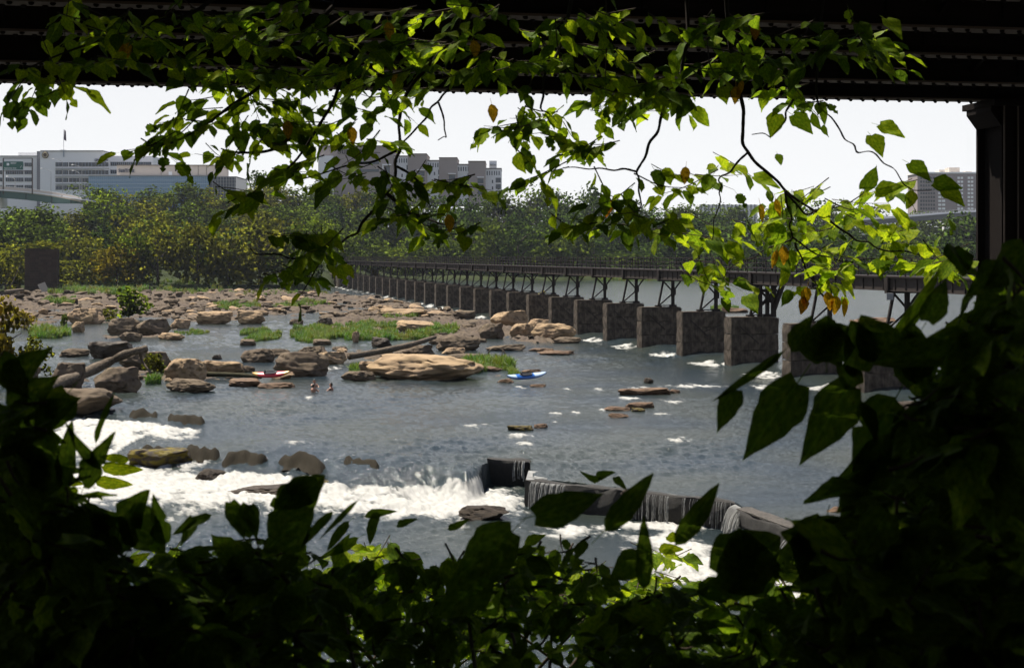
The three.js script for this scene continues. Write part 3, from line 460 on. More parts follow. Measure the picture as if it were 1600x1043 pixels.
{
  const R = rng(77);
  const zoneOf = (x, y, l) => l > 0 ? 'in the pool above the dam' : l < 0 ? (y > 850 ? 'behind the dark leaves below' : y > 730 ? 'in the foaming lower pool' : 'under the lip of the falls') : y > 636 || (x > 940 && y > 590) ? 'awash in the open river' : x > 755 && y > 560 ? 'near the blue kayak' : x > 755 ? 'heaped against the dam piers' : y < 515 ? (x < 450 ? 'on the far rocky flat' : 'between grass and dam') : y < 552 ? (x < 350 ? 'below the round shrub' : 'edging the long grass') : x < 330 ? 'around the driftwood trunk' : x < 500 ? 'around the red kayak' : 'around the broad pale slab';
  const list = boulders.map(b => ({ x: b[0], y: b[1], w: b[2], h: b[3], tone: b[4], l: b[5] ?? 0 })), zones = {};
  list.forEach(b => (zones[b.z = zoneOf(b.x, b.y, b.l)] ??= []).push(b));
  for (const z of Object.keys(zones)) zones[z].sort((a, b) => a.x - b.x).forEach((b, i) => b.rank = i);
  list.forEach((b, i) => {
    const d = GD(b.y, b.l), w = b.w / F * d * 1.06, hv = b.h / F * d, h = hv * 1.22 + 0.12, dep = w * (b.h / b.w < 0.2 ? 0.55 : 0.75);
    const g = b.tone === 'moss' ? mossVars[i % 3] : rockVars[i % 14];
    const sz = b.w > 100 ? 'very large' : b.w > 55 ? 'large' : b.w > 30 ? 'middling' : 'small', sh = b.h / b.w < 0.27 ? 'flat' : 'rounded';
    const m = mesh('boulder', g, rockMats[b.tone]);
    m.position.set((b.x - 800) / F * d, b.l + hv - h / 2, -d - dep * 0.32); m.scale.set(w, h, dep); m.rotation.y = (R() - 0.5) * 0.5 + (i % 2 ? Math.PI : 0); m.rotation.z = (R() - 0.5) * 0.12;
    tag(m, `${sz} ${sh} ${toneWord[b.tone]} rock ${b.z}, ${ordinal(b.rank)} from left`, 'boulder', 'boulders in the river');
  });
  // smaller stones over the shelf: the largest as things, the rest as one mass
  const small = [0, 1, 2, 3].map(i => rockGeo(40 + i, 4)), pts = [];
  for (let k = 0; k < 6000 && pts.length < 1300; k++) {
    const far = k % 3, py = far ? lerp(456, 500, R() ** 0.8) : lerp(500, 606, R()), px = lerp(-30, 900, R()), d = GD(py), X = (px - 800) / F * d;
    if (X > damX(d) - 1.5) continue; const y = shelf(X, d); if (y < -0.12 + 0.2 * R()) continue;
    pts.push({ X, d, y, px, py, s: lerp(0.3, far ? 2.0 : 1.1, R() ** 3) * (py < 480 ? 1.2 : 1) });
  }
  pts.sort((a, b) => b.s / b.d - a.s / a.d);
  const place = (o, p) => { o.position.set(p.X, p.y + p.s * 0.12, -p.d); o.rotation.set((R() - .5) * .4, R() * 6.28, (R() - .5) * .4); o.scale.set(p.s * (0.8 + R() * 0.9), p.s * (0.25 + R() * 0.35), p.s * (0.7 + R() * 0.6)); };
  pts.slice(0, 170).forEach((p, i) => { const m = mesh('stone', small[i % 4], i % 3 ? rockMats.grey : rockMats.tan); place(m, p); tag(m, 'loose stone scattered over the bare rock shelf', 'stone', 'loose stones on the rock shelf'); });
  const rest = pts.slice(170), o = new THREE.Object3D(), col = new THREE.Color();
  for (let q = 0; q < 4; q++) {
    const l = rest.filter((_, i) => i % 4 === q), im = new THREE.InstancedMesh(small[q], rockMats.grey, l.length);
    l.forEach((p, i) => { place(o, p); o.updateMatrix(); im.setMatrixAt(i, o.matrix); const k = 0.25 + 0.6 * R() ** 1.5; im.setColorAt(i, col.setRGB(k, k * 0.99, k * 0.98)); });
    im.name = numbered('rubble'); im.castShadow = im.receiveShadow = true; scene.add(im); tag(im, 'loose broken stones strewn over the rocky flat', 'rubble', 'rubble on the rock shelf', 'stuff');
  }
}
// ---------------------------------------------------------------- grass
{
  const R = rng(5), blades = [];
  for (let i = 0; i < 16; i++) {
    const a = R() * 6.28, r = 0.22 * Math.sqrt(R()), x = Math.cos(a) * r, z = Math.sin(a) * r, h = 0.6 + 0.5 * R(), lx = (R() - 0.5) * 0.5, lz = (R() - 0.5) * 0.5, w = 0.026 + 0.02 * R(), ca = Math.cos(a * 3), sa = Math.sin(a * 3);
    const g = new THREE.BufferGeometry(), m = [x + lx * 0.25, h * 0.6, z + lz * 0.25], t = [x + lx, h, z + lz];
    g.setAttribute('position', new THREE.Float32BufferAttribute([x - w * ca, 0, z - w * sa, x + w * ca, 0, z + w * sa, m[0] + w * 0.8 * ca, m[1], m[2] + w * 0.8 * sa, x - w * ca, 0, z - w * sa, m[0] + w * 0.8 * ca, m[1], m[2] + w * 0.8 * sa, m[0] - w * 0.8 * ca, m[1], m[2] - w * 0.8 * sa, m[0] - w * 0.8 * ca, m[1], m[2] - w * 0.8 * sa, m[0] + w * 0.8 * ca, m[1], m[2] + w * 0.8 * sa, ...t], 3)); g.computeVertexNormals(); blades.push(g);
  }
  const tuft = mergeGeometries(blades);
  const mat = new THREE.MeshPhysicalMaterial({ color: new THREE.Color().setRGB(0.13, 0.205, 0.015), roughness: 0.85, transmission: 0.45, thickness: 0, side: THREE.DoubleSide });
  const o = new THREE.Object3D(), col = new THREE.Color();
  const patches = [[585, 520, 130, 12, 0.75, 'long bright green grass bed before the dam', 2600], [490, 527, 34, 8, 0.8, 'grass at the near left end of the long bed', 500], [750, 579, 52, 10, 0.9, 'thick green grass at the right end of the broad pale slab', 900], [405, 526, 33, 8, 0.7, 'round green grass tuft in the still water', 500], [625, 498, 30, 5, 0.6, 'small grass strip on the bright rocks before the dam', 350], [75, 522, 32, 7, 0.9, 'green grass patch beside the small yellow shrub', 500], [150, 458, 80, 6, 1.5, 'tall yellow green reeds by the old masonry pier', 420], [280, 456, 90, 5, 1.1, 'pale reeds at the foot of the far trees', 260], [430, 458, 90, 4, 0.7, 'low grass at the shore before the olive trees', 200], [370, 480, 40, 4, 0.8, 'thin grass strip on the rocky flat', 400], [470, 480, 45, 4, 0.8, 'faint green strip near the far end of the dam', 400], [92, 476, 26, 4, 0.9, 'grass tuft near the foot of the masonry pier', 300], [570, 580, 24, 7, 0.7, 'yellow green tuft on the left of the broad slab', 220], [243, 606, 22, 8, 0.9, 'dark green sedge between the tan boulders', 320], [800, 584, 16, 4, 0.7, 'sparse grass in the shallows near the blue kayak', 60], [1133, 482, 22, 4, 0.5, 'grass on the little islet above the dam', 250, 0.5], [980, 436, 130, 2.5, 1.6, 'grassy shore beyond the pool behind the footbridge', 900, 0.5], [1460, 434, 120, 3.5, 1.6, 'grassy islet shore on the right behind the railing', 900, 0.5], [300, 520, 30, 4, .4, 'short weeds among stones below the round shrub', 120]];
  for (const [x, y, rx, ry, h, label, n, l = 0] of patches) {
    const im = new THREE.InstancedMesh(tuft, mat, n); let k = 0;
    for (let t = 0; t < n * 6 && k < n; t++) {
      const a = R() * 6.28, q = Math.sqrt(R()), px = x + Math.cos(a) * q * rx, py = y + Math.sin(a) * q * ry, d = GD(py, l), X = (px - 800) / F * d;
      if (n2b(X * 0.16 + y, d * 0.10) < -0.5 + 0.5 * q) continue;
      const yy = l ? (y < 440 ? Math.max(0.45, land(X, d)) : 0.55) : d > 345 ? Math.max(land(X, d), shelf(X, d), 0) : Math.max(0, shelf(X, d));
      const s = h * (0.45 + 0.5 * R()) * (1 + 0.7 * n2(X * 0.35, d * 0.3)); o.position.set(X, yy - 0.05, -d); o.rotation.y = R() * 6.28; o.scale.set(s * 1.7, s, s * 1.7); o.updateMatrix(); im.setMatrixAt(k, o.matrix);
      const c = 0.75 + 0.5 * R(), ye = R(); im.setColorAt(k, col.setRGB(c * (0.8 + 0.7 * ye * ye) * (1 + 0.3 * n2b(X * 0.3, d * 0.2)), c, c * 0.8)); k++;
    }
    im.count = k; im.name = numbered('grass'); im.castShadow = im.receiveShadow = true; scene.add(im); tag(im, label, 'grass', 'grass beds among the rocks', 'stuff');
  }
}
// ---------------------------------------------------------------- driftwood, kayaks, swimmers
const wood = std(0.26, 0.215, 0.17, 0.9, { map: rep(blotchTex, 1, 4), bumpMap: rep(grainTex, 1, 6), bumpScale: 0.05 }), woodGreen = std(0.085, 0.08, 0.045, 0.9, { map: rep(blotchTex, 1, 4) });
{
  const up = (x, y, h, l = 0) => { const p = G(x, y, l); p.y += h; return p; };
  let t = thing('driftwood_log', 'long bleached driftwood trunk leaning over the left boulders', 'driftwood', V(0, 0, 0));
  mesh('trunk', taper([up(58, 622, .3), up(90, 612, .55), up(130, 604, .9), up(165, 601, 1.5), up(200, 602, 2.25), up(228, 600, 2.5)], 0.42, 0.24, 9, 0.25), wood, t);
  mesh('root', taper([up(62, 620, .35), up(50, 625, .4), up(40, 622, .9)], 0.2, 0.05, 6), wood, t); mesh('root', taper([up(218, 601, 2.4), up(222, 600, 1.6), up(236, 601, 0.8)], 0.14, 0.06, 6), wood, t);
  t = thing('driftwood_log', 'straight dark greenish log lying beside the red kayak', 'driftwood'); mesh('trunk', taper([up(318, 592, .35), up(350, 593, .38), up(380, 594, .36), up(408, 595, .3)], 0.19, 0.15, 8, 0.1), woodGreen, t);
  t = thing('driftwood_log', 'grey fallen trunk on the rocks behind the broad pale slab', 'driftwood'); mesh('trunk', taper([up(545, 566, .5), up(590, 563, .75), up(640, 560, 1.2), up(680, 556, 1.7)], 0.3, 0.2, 8, 0.2), wood, t);
  t = thing('driftwood_log', 'bare bent branch arching over the shallows right of the slab', 'driftwood'); mesh('trunk', taper([up(760, 572, .1), up(763, 572, 1.1), up(772, 571, 1.45), up(785, 571, 1.3), up(793, 571, .6), up(796, 571, .2)], 0.07, 0.05, 6), wood, t); mesh('root', taper([up(785, 571, 1.3), up(784, 572, .1)], 0.05, 0.04, 5), wood, t);
  t = thing('driftwood_log', 'pale flat beam lying before the masonry pier', 'driftwood'); mesh('trunk', taper([up(8, 468, 1.6), up(36, 467, 2.0)], 0.42, 0.3, 6), wood, t);
  t = thing('driftwood_log', 'thin bare pole leaning left of the masonry pier', 'driftwood'); mesh('trunk', taper([up(15, 463, 2), up(31, 463, 7)], 0.13, 0.08, 5), wood, t); 
}
function kayak(label, at, turn, roll, len, cols) {
  const t = thing('kayak', label, 'kayak', at, turn); const inner = t; t.rotation.order = 'YXZ'; t.rotation.x = roll; t.rotation.z = 0.05;
  const N = 36, M = 16, W = 0.31, P = [], I = [], C = [];
  for (let i = 0; i <= N; i++) {
    const s = i / N * 2 - 1, w = W * Math.pow(Math.max(0, 1 - Math.abs(s) ** 2.3), 0.62) + 0.006, rise = 0.17 * Math.abs(s) ** 3, dh = 0.20 * (1 - 0.35 * s * s), hh = 0.17 * (1 - 0.5 * s ** 4);
    for (let j = 0; j <= M; j++) { const a = j / M * Math.PI * 2, c = Math.cos(a), q = Math.sin(a); P.push(s * len / 2, 0.17 + rise + (q > 0 ? q * dh * (0.55 + 0.45 * (w / W)) * 0.8 : q * hh * (0.5 + 0.5 * w / W)), Math.sign(c) * Math.abs(c) ** 0.8 * w); C.push(...cols(s, q)); if (i < N && j < M) { const p = i * (M + 1) + j; I.push(p, p + M + 1, p + 1, p + 1, p + M + 1, p + M + 2); } }
  }
  const g = new THREE.BufferGeometry(); g.setAttribute('position', new THREE.Float32BufferAttribute(P, 3)); g.setAttribute('color', new THREE.Float32BufferAttribute(C, 3)); g.setIndex(I); g.computeVertexNormals();
  mesh('hull', g, new THREE.MeshPhysicalMaterial({ vertexColors: true, roughness: 0.35, clearcoat: 0.3 }), t);
  const rim = new THREE.TorusGeometry(0.24, 0.025, 8, 28); rim.rotateX(Math.PI / 2); rim.scale(1.9, 1, 0.9); rim.translate(-0.05, 0.355, 0); mesh('cockpit_rim', rim, std(0.015, 0.015, 0.018, 0.6), t);
  const well = new THREE.SphereGeometry(0.23, 20, 10, 0, 6.2832, Math.PI / 2, Math.PI / 2); well.scale(1.9, 0.12, 0.9); well.rotateX(Math.PI); well.translate(-0.05, 0.335, 0); mesh('cockpit_dark_cap', well, std(0.012, 0.013, 0.02, 0.8), t);  // dark cap in place of the open cockpit, its inner shade painted in
  const seat = new RoundedBoxGeometry(0.06, 0.16, 0.3, 3, 0.03); seat.rotateZ(0.25); seat.translate(-0.42, 0.42, 0); mesh('seat_back', seat, std(0.012, 0.013, 0.02, 0.8), t);
  const hd = new THREE.TorusGeometry(0.06, 0.012, 6, 14); hd.translate(-len / 2 + 0.02, 0.4, 0); mesh('grab_handle', hd, std(0.012, 0.012, 0.012), t); const h2 = hd.clone(); h2.translate(len - 0.04, 0, 0); mesh('grab_handle', h2, std(0.012, 0.012, 0.012), t);
}
{
  let p = G(822, 597); p.y = 0.28; kayak('bright blue and white kayak beached on flat rocks', p, 0.42, 0.4, 3.1, (s, q) => { const w = s > 0.35 || s < -0.55 ? ss(0, 0.5, q) * 0.8 : 0; return [lerp(0.012, 0.55, w), lerp(0.11, 0.68, w), lerp(0.42, 0.8, w)]; });
  p = G(424, 599); p.y = 0.5; kayak('red kayak with yellow tips on a low rock', p, -0.05, 0.45, 2.7, (s, q) => { const y = ss(0.62, 0.8, Math.abs(s)); return [lerp(0.46, 0.62, y), lerp(0.012, 0.36, y), lerp(0.03, 0.05, y)]; });
}
function bodyGeo(bones, lo, hi, res) {         // smooth union of tapered capsules, meshed
  const mc = new MarchingCubes(res, std(1, 1, 1), false, false, 60000); const size = hi - lo; mc.isolation = 0;
  const P = V(0, 0, 0), ba = V(0, 0, 0), pa = V(0, 0, 0);
  for (let z = 0; z < res; z++) for (let y = 0; y < res; y++) for (let x = 0; x < res; x++) {
    P.set(lo + x / res * size, lo + y / res * size, lo + z / res * size); let s = 0;
    for (const [a, b, r0, r1] of bones) { ba.subVectors(b, a); pa.subVectors(P, a); const h = clamp(pa.dot(ba) / Math.max(1e-9, ba.lengthSq())); s += Math.exp(-(pa.addScaledVector(ba, -h).length() - lerp(r0, r1, h)) * 45); }
    mc.field[x + y * res + z * res * res] = Math.log(Math.max(s, 1e-12)) / 45;
  }
  mc.update(); const n = mc.count, g = new THREE.BufferGeometry(), pos = mc.positionArray.slice(0, n * 3), nor = mc.normalArray.slice(0, n * 3);
  for (let i = 0; i < pos.length; i++) pos[i] = lo + (pos[i] + 1) / 2 * size; g.setAttribute('position', new THREE.BufferAttribute(pos, 3)); g.setAttribute('normal', new THREE.BufferAttribute(nor, 3)); return g;
}
{
  const b = (a, c, r0, r1 = r0) => [V(...a), V(...c), r0, r1];
  const person = (pose) => bodyGeo([b([0, 0.10, 0.0], [0, 0.16, 0.012], 0.088, 0.085), b([0, 0.06, 0.035], [0, 0.03, 0.04], 0.055, 0.045), b([0, 0.11, 0.095], [0, 0.085, 0.11], 0.014, 0.016), b([-0.085, 0.1, 0], [-0.088, 0.12, -0.005], 0.016), b([0.085, 0.1, 0], [0.088, 0.12, -0.005], 0.016), b([0, 0.02, -0.01], [0, -0.09, -0.02], 0.055, 0.06), b([-0.15, -0.13, -0.02], [0.15, -0.13, -0.02], 0.065, 0.065), b([0, -0.18, -0.02], [0, -0.48, -0.02], 0.145, 0.125), b([-0.19, -0.15, 0], [-0.26, -0.26 + pose * 0.1, 0.14], 0.05, 0.042), b([-0.26, -0.26 + pose * 0.1, 0.14], [-0.16, -0.24 + pose * 0.12, 0.34], 0.04, 0.03), b([0.19, -0.15, 0], [0.27, -0.28, 0.12], 0.05, 0.042), b([0.27, -0.28, 0.12], [0.2, -0.3, 0.34], 0.04, 0.03)], -0.62, 0.42, 52);
  const hair = bodyGeo([b([0, 0.15, -0.02], [0, 0.185, 0.0], 0.092, 0.088), b([0, 0.06, -0.055], [0, 0.12, -0.04], 0.055, 0.07)], -0.3, 0.35, 34);
  const skin = std(0.36, 0.19, 0.125, 0.5), hairM = std(0.012, 0.009, 0.008, 0.5), g0 = person(0), g1 = person(1);
  const spots = [[490, 612, 0.30, 2.6, g0, 'swimmer in front of the pair, shoulders bare above the water'], [491, 604, 0.26, 0.4, g1, 'dark haired swimmer close behind the other of the pair'], [517, 608, 0.20, -1.9, g0, 'lone swimmer to the right, only head above the water']];
  for (const [x, y, h, turn, g, label] of spots) { const p = G(x, y); const t = thing('person', label, 'person', V(p.x, h, p.z), turn, 'swimmers in the river'); mesh('body', g, skin, t); mesh('hair', hair, hairM, t); }
}
// ---------------------------------------------------------------- trees of the far bank
function crownGeo(seed, n, lumps, card, squash = 1) {       // leaf-clump faces spread through lobes of a crown one metre high and about as wide
  const R = rng(seed * 131 + 7), L = [], P = [], N = [], C = [];
  for (let i = 0; i < lumps; i++) { const a = R() * 6.28, y = R(), rr = 0.36 * Math.sqrt(Math.max(0.05, 1 - (2 * y - 0.8) ** 2 * 0.72)) * (0.35 + 0.65 * R()); L.push([V(Math.cos(a) * rr, 0.14 + y * 0.74, Math.sin(a) * rr), 0.10 + 0.11 * R(), 0.72 + 0.56 * R()]); }
  const v = V(0, 0, 0), nn = V(0, 0, 0), a = V(0, 0, 0), b = V(0, 0, 0);
  for (let i = 0; i < n; i++) {
    const [c, r, tone] = L[Math.floor(R() * L.length)];
    nn.set(R() * 2 - 1, R() * 2 - 1, R() * 2 - 1).normalize(); const q = r * (0.45 + 0.65 * Math.cbrt(R())); v.copy(c).addScaledVector(nn, q); v.y = Math.max(0.02, v.y * squash + 0.02 * n3(v.x * 9, v.y * 9, v.z * 9));
    const s = card * (0.6 + 0.9 * R()), f = nn.clone().add(V(R() - .5, R() - .5, R() - .5).multiplyScalar(1.5)).normalize(); a.set(R() - .5, R() - .5, R() - .5).cross(f).normalize().multiplyScalar(s); b.crossVectors(f, a).normalize().multiplyScalar(s * (0.5 + 0.4 * R()));
    const n0 = nn.clone().multiplyScalar(1.0).add(f.clone().multiplyScalar(0.18)).add(v.clone().sub(V(0, 0.45, 0)).multiplyScalar(0.9)).normalize();
    const p = [[v.x - a.x, v.y - a.y, v.z - a.z], [v.x + b.x, v.y + b.y, v.z + b.z], [v.x + a.x, v.y + a.y, v.z + a.z], [v.x - b.x * 0.9, v.y - b.y * 0.9, v.z - b.z * 0.9]];
    const k = tone * (0.88 + 0.24 * R());
    for (const j of [0, 1, 2, 0, 2, 3]) { P.push(...p[j]); N.push(n0.x, n0.y, n0.z); C.push(k * (0.9 + 0.25 * (tone - 0.72)), k, k * 0.9); }
  }
  const g = new THREE.BufferGeometry(); g.setAttribute('position', new THREE.Float32BufferAttribute(P, 3)); g.setAttribute('normal', new THREE.Float32BufferAttribute(N, 3)); g.setAttribute('color', new THREE.Float32BufferAttribute(C, 3)); return g;
}
const crowns = [[1, 1900, 26, 0.028], [2, 1900, 34, 0.026], [3, 1800, 20, 0.029], [4, 1900, 42, 0.026], [5, 1800, 30, 0.028], [6, 1700, 16, 0.029]].map(a => crownGeo(...a));
const leafMat = (r, g, b) => new THREE.MeshPhysicalMaterial({ color: new THREE.Color().setRGB(r, g, b), vertexColors: true, roughness: 0.85, transmission: 0.42, thickness: 0, specularIntensity: 0.0, side: THREE.DoubleSide });
const treeMats = { green: leafMat(0.165, 0.235, 0.030), deep: leafMat(0.105, 0.175, 0.032), olive: leafMat(0.27, 0.28, 0.028), ochre: leafMat(0.38, 0.31, 0.026), bright: leafMat(0.27, 0.37, 0.028), rust: leafMat(0.26, 0.165, 0.032) };
const treeWord = { green: 'mid green', deep: 'deep green', olive: 'olive green', ochre: 'yellowing', bright: 'bright green', rust: 'rusty brown' };
const barkMat = std(0.07, 0.055, 0.045, 0.95);
const trunkGeo = (() => { const l = [taper([V(0, -0.12, 0), V(0.01, 0.2, 0), V(-0.01, 0.45, 0.01), V(0.01, 0.8, 0)], 0.032, 0.008, 6)]; for (let i = 0; i < 5; i++) { const a = i * 1.9 + 0.4, y = 0.2 + i * 0.1; l.push(taper([V(0, y, 0), V(Math.cos(a) * 0.14, y + 0.12, Math.sin(a) * 0.14), V(Math.cos(a) * 0.27, y + 0.2, Math.sin(a) * 0.27)], 0.016, 0.004, 4)); } return merge(l); })();
let treeIndex = 0;
const treeRows = {};
function tree(px, topPy, d, wpx, tone, row, name = 'tree') {
  const X = (px - 800) / F * d, y0 = land(X, d) - 0.3, top = EY - (topPy - 400) / F * d, h = Math.max(5, top - y0), w = wpx / F * d;
  (treeRows[row] ??= []).push({ px, X, y0, d, h, w, tone });
}
{
  const R = rng(9), pick = a => a[Math.floor(R() * a.length)];
  const row = (name, x0, x1, step, d, top, tones, wj = 1.5) => { for (let x = x0; x < x1; x += step * (0.75 + 0.5 * R())) { const dd = (typeof d === 'function' ? d(x) : d) * (1 + 0.02 * (R() - 0.5)); tree(x, (typeof top === 'function' ? top(x) : top) + (R() - 0.6) * 30, dd, step * wj * (0.85 + 0.45 * R()), pick(tones), name); } };
  row('just below the office buildings', 100, 520, 32, 640, x => 294, ['green', 'olive', 'green'], 1.7);
  row('on the slope below the glass building', -15, 500, 40, x => 500 + 0.1 * x, x => 318, ['green', 'deep', 'olive', 'green'], 1.6);
  row('behind the left shore trees', -20, 500, 44, 430, x => 338, ['green', 'olive', 'deep', 'olive', 'green'], 1.6);
  row('on the left shore', -22, 500, 52, x => 366, x => x < 90 ? 385 : x < 230 ? 368 : x < 300 ? 330 : x < 480 ? 334 : 350, ['olive', 'olive', 'ochre', 'olive', 'bright', 'green', 'olive'], 1.5);
  row('on the crest under the stepped building', 380, 800, 30, 640, x => 293 + 6 * ss(600, 780, x), ['deep', 'green', 'green', 'olive'], 1.8);
  row('behind the far footbridge end', 470, 880, 36, 580, x => 322, ['deep', 'green', 'deep', 'green'], 1.7);
  row('above the far end of the dam', 490, 900, 40, x => shoreAt(x) + 22, x => 352 - 10 * ss(700, 880, x), ['bright', 'green', 'bright', 'deep'], 1.6);
  row('on the skyline beyond mid footbridge', 790, 1100, 34, 690, x => 300 + 20 * ss(960, 1080, x), ['green', 'deep', 'deep'], 1.7);
  row('on the slope beyond mid footbridge', 850, 1120, 40, 590, x => 338, ['deep', 'green', 'deep'], 1.7);
  row('on the distant skyline at the right', 1060, 1560, 34, 820, x => 326 - 4 * Math.sin(x * 0.02), ['green', 'deep', 'green'], 1.8);
  row('on the shaded slope at the right', 1080, 1560, 42, 640, x => 352, ['deep', 'green', 'deep'], 1.8);
  row('along the right shore behind the railing', 870, 1560, 44, x => shoreAt(x) + 26, x => 378, ['deep', 'green', 'deep', 'deep'], 1.7);
  tree(408, 262, 660, 46, 'deep', 'standing alone against the sky beside the glass building'); tree(872, 289, 640, 62, 'deep', 'standing tallest above the middle of the footbridge'); tree(928, 291, 650, 60, 'deep', 'second tallest above the middle of the footbridge'); tree(1515, 318, 540, 90, 'deep', 'tall and dark beside the viaduct column'); tree(182, 374, 362, 62, 'ochre', 'feathery and pale in front of the olive shore trees'); tree(168, 290, 520, 80, 'bright', 'rounded and sunlit at the end of the overpass'); tree(60, 318, 470, 90, 'green', 'bushy and tall in front of the overpass'); tree(520, 340, 520, 56, 'bright', 'soft and willowy beside the olive shore trees');
  for (const [rw, list] of Object.entries(treeRows)) list.sort((a, b) => a.px - b.px).forEach((t, i) => {
    const o = thing('tree', `${treeWord[t.tone]} tree ${rw}${list.length > 1 ? `, ${ordinal(i)} from the left` : ''}`, 'tree', V(t.X, t.y0, -t.d), R() * 6.28, 'trees of the far bank');
    const cr = mesh('crown', crowns[treeIndex++ % crowns.length], treeMats[t.tone], o); cr.scale.set(t.w * 1.4, t.h * 0.98, t.w * 1.4); cr.position.y = -t.h * 0.04;
    const tr = mesh('trunk', trunkGeo, barkMat, o); tr.scale.set(t.h * 0.8, t.h * 0.9, t.h * 0.8);
  });
  for (let i = 0; i < 22; i++) { const X = -75 + i * 7.2, d = -26 - 22 * R(), y = bankY(X, d), o = thing('tree', 'added unseen bushy tree behind the viewer to cast shade', 'tree', V(X, y - 0.3, -d), R() * 6, 'added shade trees behind the viewer'); const c = mesh('crown', crowns[i % 6], treeMats.deep, o); c.scale.set(13, 16, 13); const tr = mesh('trunk', trunkGeo, barkMat, o); tr.scale.setScalar(13); }  // unseen trees, added only to cast shade and block low sky
  console.log('trees', treeIndex);
  // shrubs on the rocks
  const bushG = [crownGeo(31, 620, 16, 0.050), crownGeo(32, 620, 22, 0.048), crownGeo(33, 520, 12, 0.055)];
  const shrubs = [[200, 500, 68, 55, 'bright', 0, 'round yellow green shrub on the rocks, largest of its kind'], [165, 502, 34, 20, 'olive', 0, 'low spreading shrub at the left foot of the round shrub'], [38, 514, 34, 30, 'ochre', 0, 'small golden shrub on the left rocks'], [100, 513, 14, 26, 'bright', 0, 'thin upright sapling between the golden and the round shrub'], [55, 590, 62, 62, 'olive', 0, 'dark leafy shrub on the boulders at the left edge'], [4, 590, 70, 120, 'ochre', 0, 'tall brownish shrub cut by the left edge'], [240, 586, 40, 36, 'olive', 0, 'shrub growing between tan boulders above the sedge'], [247, 584, 28, 20, 'bright', 0, 'bright low shrub beside the sedge'], [845, 492, 34, 36, 'ochre', 0, 'orange brown shrub against the dam piers'], [585, 455, 22, 38, 'rust', 0, 'reddish sapling at the far end of the dam'], [548, 428, 20, 12, 'bright', 0, 'green weeds on top of the far dam wall'], [8, 462, 50, 60, 'olive', 0, 'shrub left of the masonry pier'], [236, 452, 14, 22, 'bright', 0, 'young sapling in the reeds'], [290, 452, 22, 26, 'olive', 0, 'small shrub before the shore trees'], [325, 452, 24, 18, 'green', 0, 'low green bush before the shore trees'], [870, 518, 14, 10, 'ochre', 0, 'tiny dry shrub at the foot of a pier'], [65, 392, 60, 14, 'olive', 0, 'leafy vines on top of the masonry pier']];
  shrubs.forEach(([px, py, w, h, tone, l, label], i) => {
    let d = GD(py, l), y = Math.max(0, shelf((px - 800) / F * d, d));
    if (py < 440 && px > 500) { d = 405; y = 3.7; } if (px === 65) { d = 346; y = 10.6; }
    const hm = h / F * d, o = thing('shrub', label, 'shrub', V((px - 800) / F * d, y - 0.1, -d), i * 1.3), c = mesh('foliage', bushG[i % 3], treeMats[tone], o); c.scale.set(w / F * d * 1.15, hm * 1.05, w / F * d * 1.15); const tr = mesh('stem', trunkGeo, barkMat, o); tr.scale.setScalar(hm * 0.85);
  });
}
// ---------------------------------------------------------------- masonry pier of a vanished bridge
{
  const stone = [std(0.085, 0.055, 0.045, 0.95, { map: blotchTex, bumpMap: grainTex, bumpScale: 0.06 }), std(0.07, 0.05, 0.042, 0.95, { map: blotchTex }), std(0.10, 0.07, 0.058, 0.95, { map: blotchTex })];
  const t = thing('masonry_pier', 'old square brown stone bridge pier before the far trees', 'ruin', V((65 - 800) / F * 346, 0, -346), 0.2), R = rng(3);
  for (let c = 0; c < 17; c++) { const n = 6 + c % 2; for (let i = 0; i < n; i++) { const w = 7.6 / n, g = box(w - 0.05, 0.60, 2.4 + 0.12 * R(), -3.8 + w * (i + 0.5), 0.2 + c * 0.64, 1.2); const m = mesh('stone_block', g, stone[Math.floor(R() * 3)], t); m.position.z = (R() - 0.5) * 0.1; } }
  mesh('core', box(7.4, 11.3, 2.6, 0, 5.3, -0.6), stone[0], t);
  for (let c = 0; c < 17; c++) for (const s of [-1, 1]) mesh('quoin', box(0.5, 0.6, 2.3, s * 3.6, 0.2 + c * 0.64, -0.95), stone[c % 3], t);
  const s2 = thing('masonry_stub', 'low broken stone stub left of the masonry pier', 'ruin', V((23 - 800) / F * 350, 0, -350), 0.1); for (let c = 0; c < 6; c++) mesh('stone_block', box(2.4 - c * 0.08, 0.62, 2, (R() - .5) * 0.1, 0.3 + c * 0.65, 0), stone[c % 3], s2);
  const sl = thing('fallen_slab', 'pale tilted slab leaning against the masonry pier', 'slab', V((67 - 800) / F * 340, 0.2, -340), 0.3); const sg = new RoundedBoxGeometry(1.8, 2.4, 0.35, 2, 0.08); sg.rotateZ(0.4); sg.rotateX(-0.4); sg.translate(0, 1.2, 0); mesh('slab', sg, std(0.34, 0.30, 0.25), sl);
}
